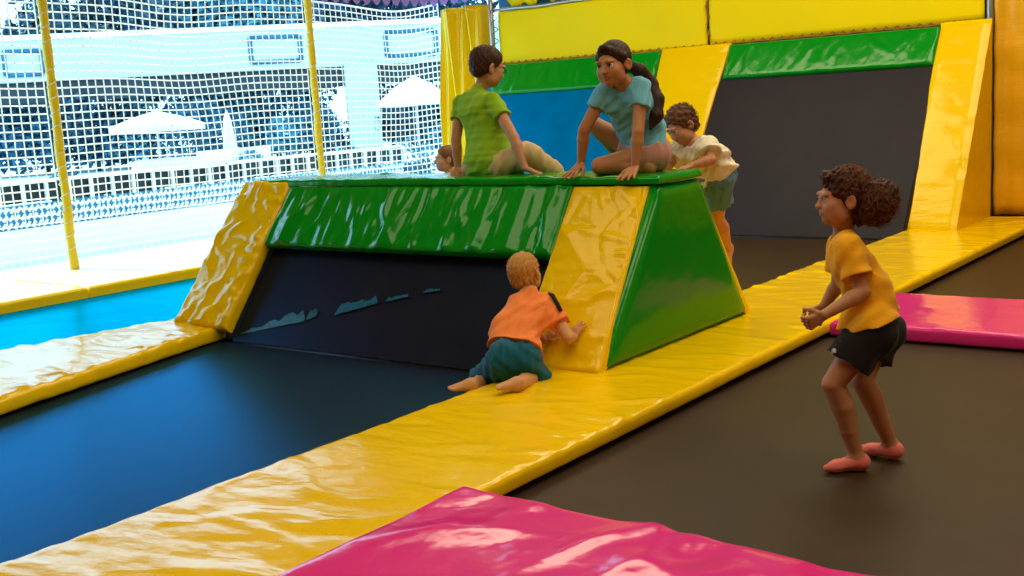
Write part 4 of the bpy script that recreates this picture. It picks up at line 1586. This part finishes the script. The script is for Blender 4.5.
# ---------------------------------------------------------------- boy in green sitting on the crest
def boy_green():
    s = 1.22
    J = joints(
        hipL=(480, 166, 6.00), hipR=(503, 165, 5.98),
        knR=(529, 154, 5.98), anR=(557, 174, 6.16),
        knL=(496, 158, 6.40), anL=(520, 192, 6.52),
        mid=(487, 132, 6.04),
        shL=(461, 103, 6.10), shR=(493, 101, 6.00), neck=(481, 89, 6.10),
        elL=(456, 140, 6.00), wrL=(458, 168, 5.98), elR=(514, 138, 5.92), wrR=(525, 168, 5.88))
    J['front'] = AW
    J['hs'] = 1.22
    J['head'] = aty(488, 67.5, 6.14)
    J['headA'] = frame(IR * .88 + AW * .45 - UP * .25, UP + IR * .1)
    J['handL'] = (-AW * .4 - IR * .2 - UP * .35, -UP, IR, .16, (-.1, .15, .1), .2, .1)
    J['handR'] = (IR * .75 - AW * .2 - UP * .35, -UP, -AW * -1, .16, (-.1, .15, .1), .2, .1)
    J['footL'] = (nrm(AW + IR * .4), UP, .22, -1)
    J['footR'] = (nrm(IR * .5 + AW * .6 - UP * .4), UP, .22, 1)
    check('green', {k: v for k, v in J.items() if isinstance(v, np.ndarray)}, s)
    k = mk(J, s)
    base = np.array((-5.2, 6.0, 1.10))
    S = k.body()
    o = person(k, S, base, skin('tan skin', (.48, .22, .11)), mat('lip tone brown', (.38, .12, .09), .45), 'person with glasses in a lime green T-shirt sitting on the green crest, seen from behind')
    face_parts(o, base, J['head'], J['headA'], J['hs'], BROWD, IRISB)
    pel = (J['hipL'] + J['hipR']) / 2
    ch = (J['shL'] + J['shR']) / 2
    hn = nrm(pel - ch)
    S = k.shirt(pel + hn * .085, hn, sleeve=.46, seat=False, g=.024, sg=.012, flare=.030, neck_r=.043, ripple=wrk((.6, .2, -.7), .0035, 8))
    part(S, 'shirt', cloth('lime green cotton', (.24, .44, .012)), o, base)
    S = k.shorts(pel - hn * .06, -hn, leg=1.0, g=.008, lg=.012, ripple=wrk(IR, .003, 9), extra=[(J['knR'], J['knR'] + (J['anR'] - J['knR']) * .85, .064, .056)])
    part(S, 'shorts', cloth('beige cotton', (.58, .42, .22)), o, base)
    c, A, hs = J['head'], J['headA'], J['hs']
    S = k.field()
    S.ell(loc(c, A, hs, (0, -.020, .036)), np.array((.083, .099, .086)) * hs, A, .01, clip=[(loc(c, A, hs, (0, .076, .070)), A @ nrm((0, .72, -.62)))])
    S.ell(loc(c, A, hs, (0, -.058, -.010)), np.array((.066, .046, .058)) * hs, A, .03)
    r_ = np.random.RandomState(10)
    S.ripple([(r_.normal(size=3), r_.uniform(.012, .03), .0012, r_.uniform(0, 6)) for _ in range(6)])
    part(S, 'hair', hairm('dark brown short hair', (.045, .016, .010)), o, base, 1)
    q = MB()
    for x in (-1, 1):
        q.tube([loc(c, A, hs, (x * (.030 + .020 * math.cos(t)), .103 - .010 * abs(x * .030 + .020 * math.cos(t)) / .05, .001 + .015 * math.sin(t))) for t in np.linspace(0, 2 * math.pi, 24)], .0024, 6)
        q.tube([loc(c, A, hs, (x * .050, .094, .004)), loc(c, A, hs, (x * .078, .060, .006)), loc(c, A, hs, (x * .083, .0, .008)), loc(c, A, hs, (x * .081, -.02, -.004))], .0022, 6)
    q.tube([loc(c, A, hs, (-.010, .102, .003)), loc(c, A, hs, (0, .105, .006)), loc(c, A, hs, (.010, .102, .003))], .0022, 6)
    gl = q.build('glasses', mat('navy plastic', (.01, .015, .04), .3), o, True, base)
    gl['label'] = 'dark-framed glasses'
    return o


# ---------------------------------------------------------------- small child climbing from behind
def child_white():
    s = 1.10
    J = joints(
        hipL=(718, 178, 6.50), hipR=(703, 178, 6.60),
        knL=(717, 219, 6.72), anL=(728, 250, 6.93),
        knR=(700, 215, 6.76), anR=(712, 250, 6.98),
        mid=(710, 160, 6.46),
        shL=(708, 146, 6.34), shR=(679, 150, 6.46), neck=(693, 142, 6.38),
        elL=(711, 160, 6.26), wrL=(691, 166, 6.16), elR=(668, 166, 6.36), wrR=(660, 168, 6.22))
    J['front'] = -AW - IR
    J['hs'] = 1.02
    J['head'] = aty(681, 126, 6.34)
    J['headA'] = frame(-AW * .45 - IR * .75 - UP * .50, UP - IR * .3)
    J['handL'] = (-IR * .8 - AW * .4 - UP * .2, -UP, AW, .135, (.1, .2, .2), .15, .1)
    J['handR'] = (-IR * .5 - AW * .6 - UP * .2, -UP, IR, .135, (.1, .2, .2), .15, .1)
    J['footL'] = (nrm(-AW * .3 - IR * .2 - UP * .9), nrm(AW), .17, 1)
    J['footR'] = (nrm(-AW * .3 - IR * .2 - UP * .9), nrm(AW), .17, -1)
    check('white', {k: v for k, v in J.items() if isinstance(v, np.ndarray)}, s)
    k = mk(J, s)
    base = np.array((-3.4, 6.5, .6))
    S = k.body()
    o = person(k, S, base, skin('rosy skin', (.55, .25, .13)), mat('lip tone red', (.45, .12, .09), .45), 'person with short curls in white shirt and jeans climbing the crest from behind')
    face_parts(o, base, J['head'], J['headA'], J['hs'], BROWD, IRISB)
    pel = (J['hipL'] + J['hipR']) / 2
    ch = (J['shL'] + J['shR']) / 2
    hn = nrm(pel - ch)
    S = k.shirt(pel - hn * .045, hn, sleeve=.62, g=.022, sg=.028, flare=.014, neck_r=.042, ripple=wrk((.6, .2, -.7), .0035, 12))
    part(S, 'shirt', mat('white printed cotton', (.85, .76, .60), .85, .2, var=.25, vscale=30), o, base)
    S = k.shorts(pel - hn * .09, -hn, leg=.55, g=.018, lg=.026, ripple=wrk(IR, .003, 13))
    part(S, 'jeans', cloth('washed denim', (.10, .26, .38)), o, base)
    c, A, hs = J['head'], J['headA'], J['hs']
    S = k.field()
    S.ell(loc(c, A, hs, (0, -.020, .038)), np.array((.088, .102, .090)) * hs, A, .01, clip=[(loc(c, A, hs, (0, .072, .058)), A @ nrm((0, .80, -.52)))])
    S.ell(loc(c, A, hs, (0, -.060, -.020)), np.array((.075, .050, .065)) * hs, A, .03)
    r_ = np.random.RandomState(14)
    S.ripple([(r_.normal(size=3), r_.uniform(.02, .035), .0022, r_.uniform(0, 6)) for _ in range(6)])
    HM = hairm('brown curly hair', (.12, .05, .022))
    hair = part(S, 'hair', HM, o, base, 1)
    paths = []
    for i in range(170):
        t = nrm(r_.normal(size=3))
        if t @ A[:, 1] > .2:
            t = nrm(t - A[:, 1] * 1.2)
        p0 = loc(c, A, hs, (0, -.022, .03)) + A @ (np.array((.088, .102, .092)) * hs * (A.T @ t))
        u = nrm(np.cross(t, r_.normal(size=3)))
        v = np.cross(t, u)
        rr, tt = r_.uniform(.004, .010), r_.uniform(4, 8)
        paths.append([p0 + t * (.018 * a / 10) + u * rr * math.cos(tt * a / 10) + v * rr * math.sin(tt * a / 10) for a in range(11)])
    curls('curls', paths, .0022, HM, hair, base)
    return o


# ---------------------------------------------------------------- child standing behind the ridge
def child_far():
    s = 1.05
    head = aty(446, 159, 8.0)
    x, y, z = head
    f, r_ = nrm(-IR * .95 - AW * .2), None
    lat = nrm(np.cross(f, UP))      # child's right
    P = lambda a, b, h: np.array((x, y, 0)) + f * a + lat * b + UP * h
    z0 = z
    hz = (z - .13 - .02) * .52
    J = dict(hipL=P(-.03, -.055, hz), hipR=P(-.03, .055, hz), knL=P(.02, -.06, hz * .54), knR=P(.03, .06, hz * .54), anL=P(-.02, -.065, .055), anR=P(-.02, .065, .055),
             mid=P(-.03, 0, hz + .20), shL=P(-.03, -.14, z - .19), shR=P(-.03, .14, z - .19), neck=P(-.02, 0, z - .145),
             elL=P(-.04, -.19, z - .38), elR=P(-.04, .19, z - .38), wrL=P(.06, -.17, z - .52), wrR=P(.06, .17, z - .52))
    J['front'] = f
    J['hs'] = 1.12
    J['head'] = head
    J['headA'] = frame(f, UP)
    J['handL'] = (f * .3 - UP, lat, f, .13, (.3, .4, .3), .05, .2)
    J['handR'] = (f * .3 - UP, -lat, f, .13, (.3, .4, .3), .05, .2)
    J['footL'] = (f, UP, .18, -1)
    J['footR'] = (f, UP, .18, 1)
    check('far', {k: v for k, v in J.items() if isinstance(v, np.ndarray)}, s)
    k = mk(J, s, vox=.005)
    base = np.array((x, y, 0.0))
    S = k.body()
    o = person(k, S, base, skin('fair skin', (.58, .29, .16)), mat('lip tone far', (.5, .16, .11), .45), 'person behind the ridge, only the head showing beside the boy in green')
    face_parts(o, base, J['head'], J['headA'], J['hs'], BROWL, IRISB)
    S = k.shirt(P(0, 0, hz + .02), -UP, sleeve=.55, g=.016, sg=.020, neck_r=.042)
    part(S, 'shirt', cloth('white cotton', (.7, .66, .6)), o, base)
    S = k.shorts(P(0, 0, hz + .05), UP, leg=.7, g=.016, lg=.022)
    part(S, 'shorts', cloth('grey cotton', (.2, .2, .22)), o, base)
    c, A, hs = J['head'], J['headA'], J['hs']
    S = k.field()
    S.ell(loc(c, A, hs, (0, -.020, .034)), np.array((.080, .096, .083)) * hs, A, .01, clip=[(loc(c, A, hs, (0, .070, .066)), A @ nrm((0, .76, -.58)))])
    S.ell(loc(c, A, hs, (0, -.055, -.015)), np.array((.062, .045, .055)) * hs, A, .03)
    part(S, 'hair', hairm('light brown short hair', (.20, .09, .035)), o, base, 1)
    return o


girl_yellow()
toddler()
girl_blue()
boy_green()
child_white()
child_far()
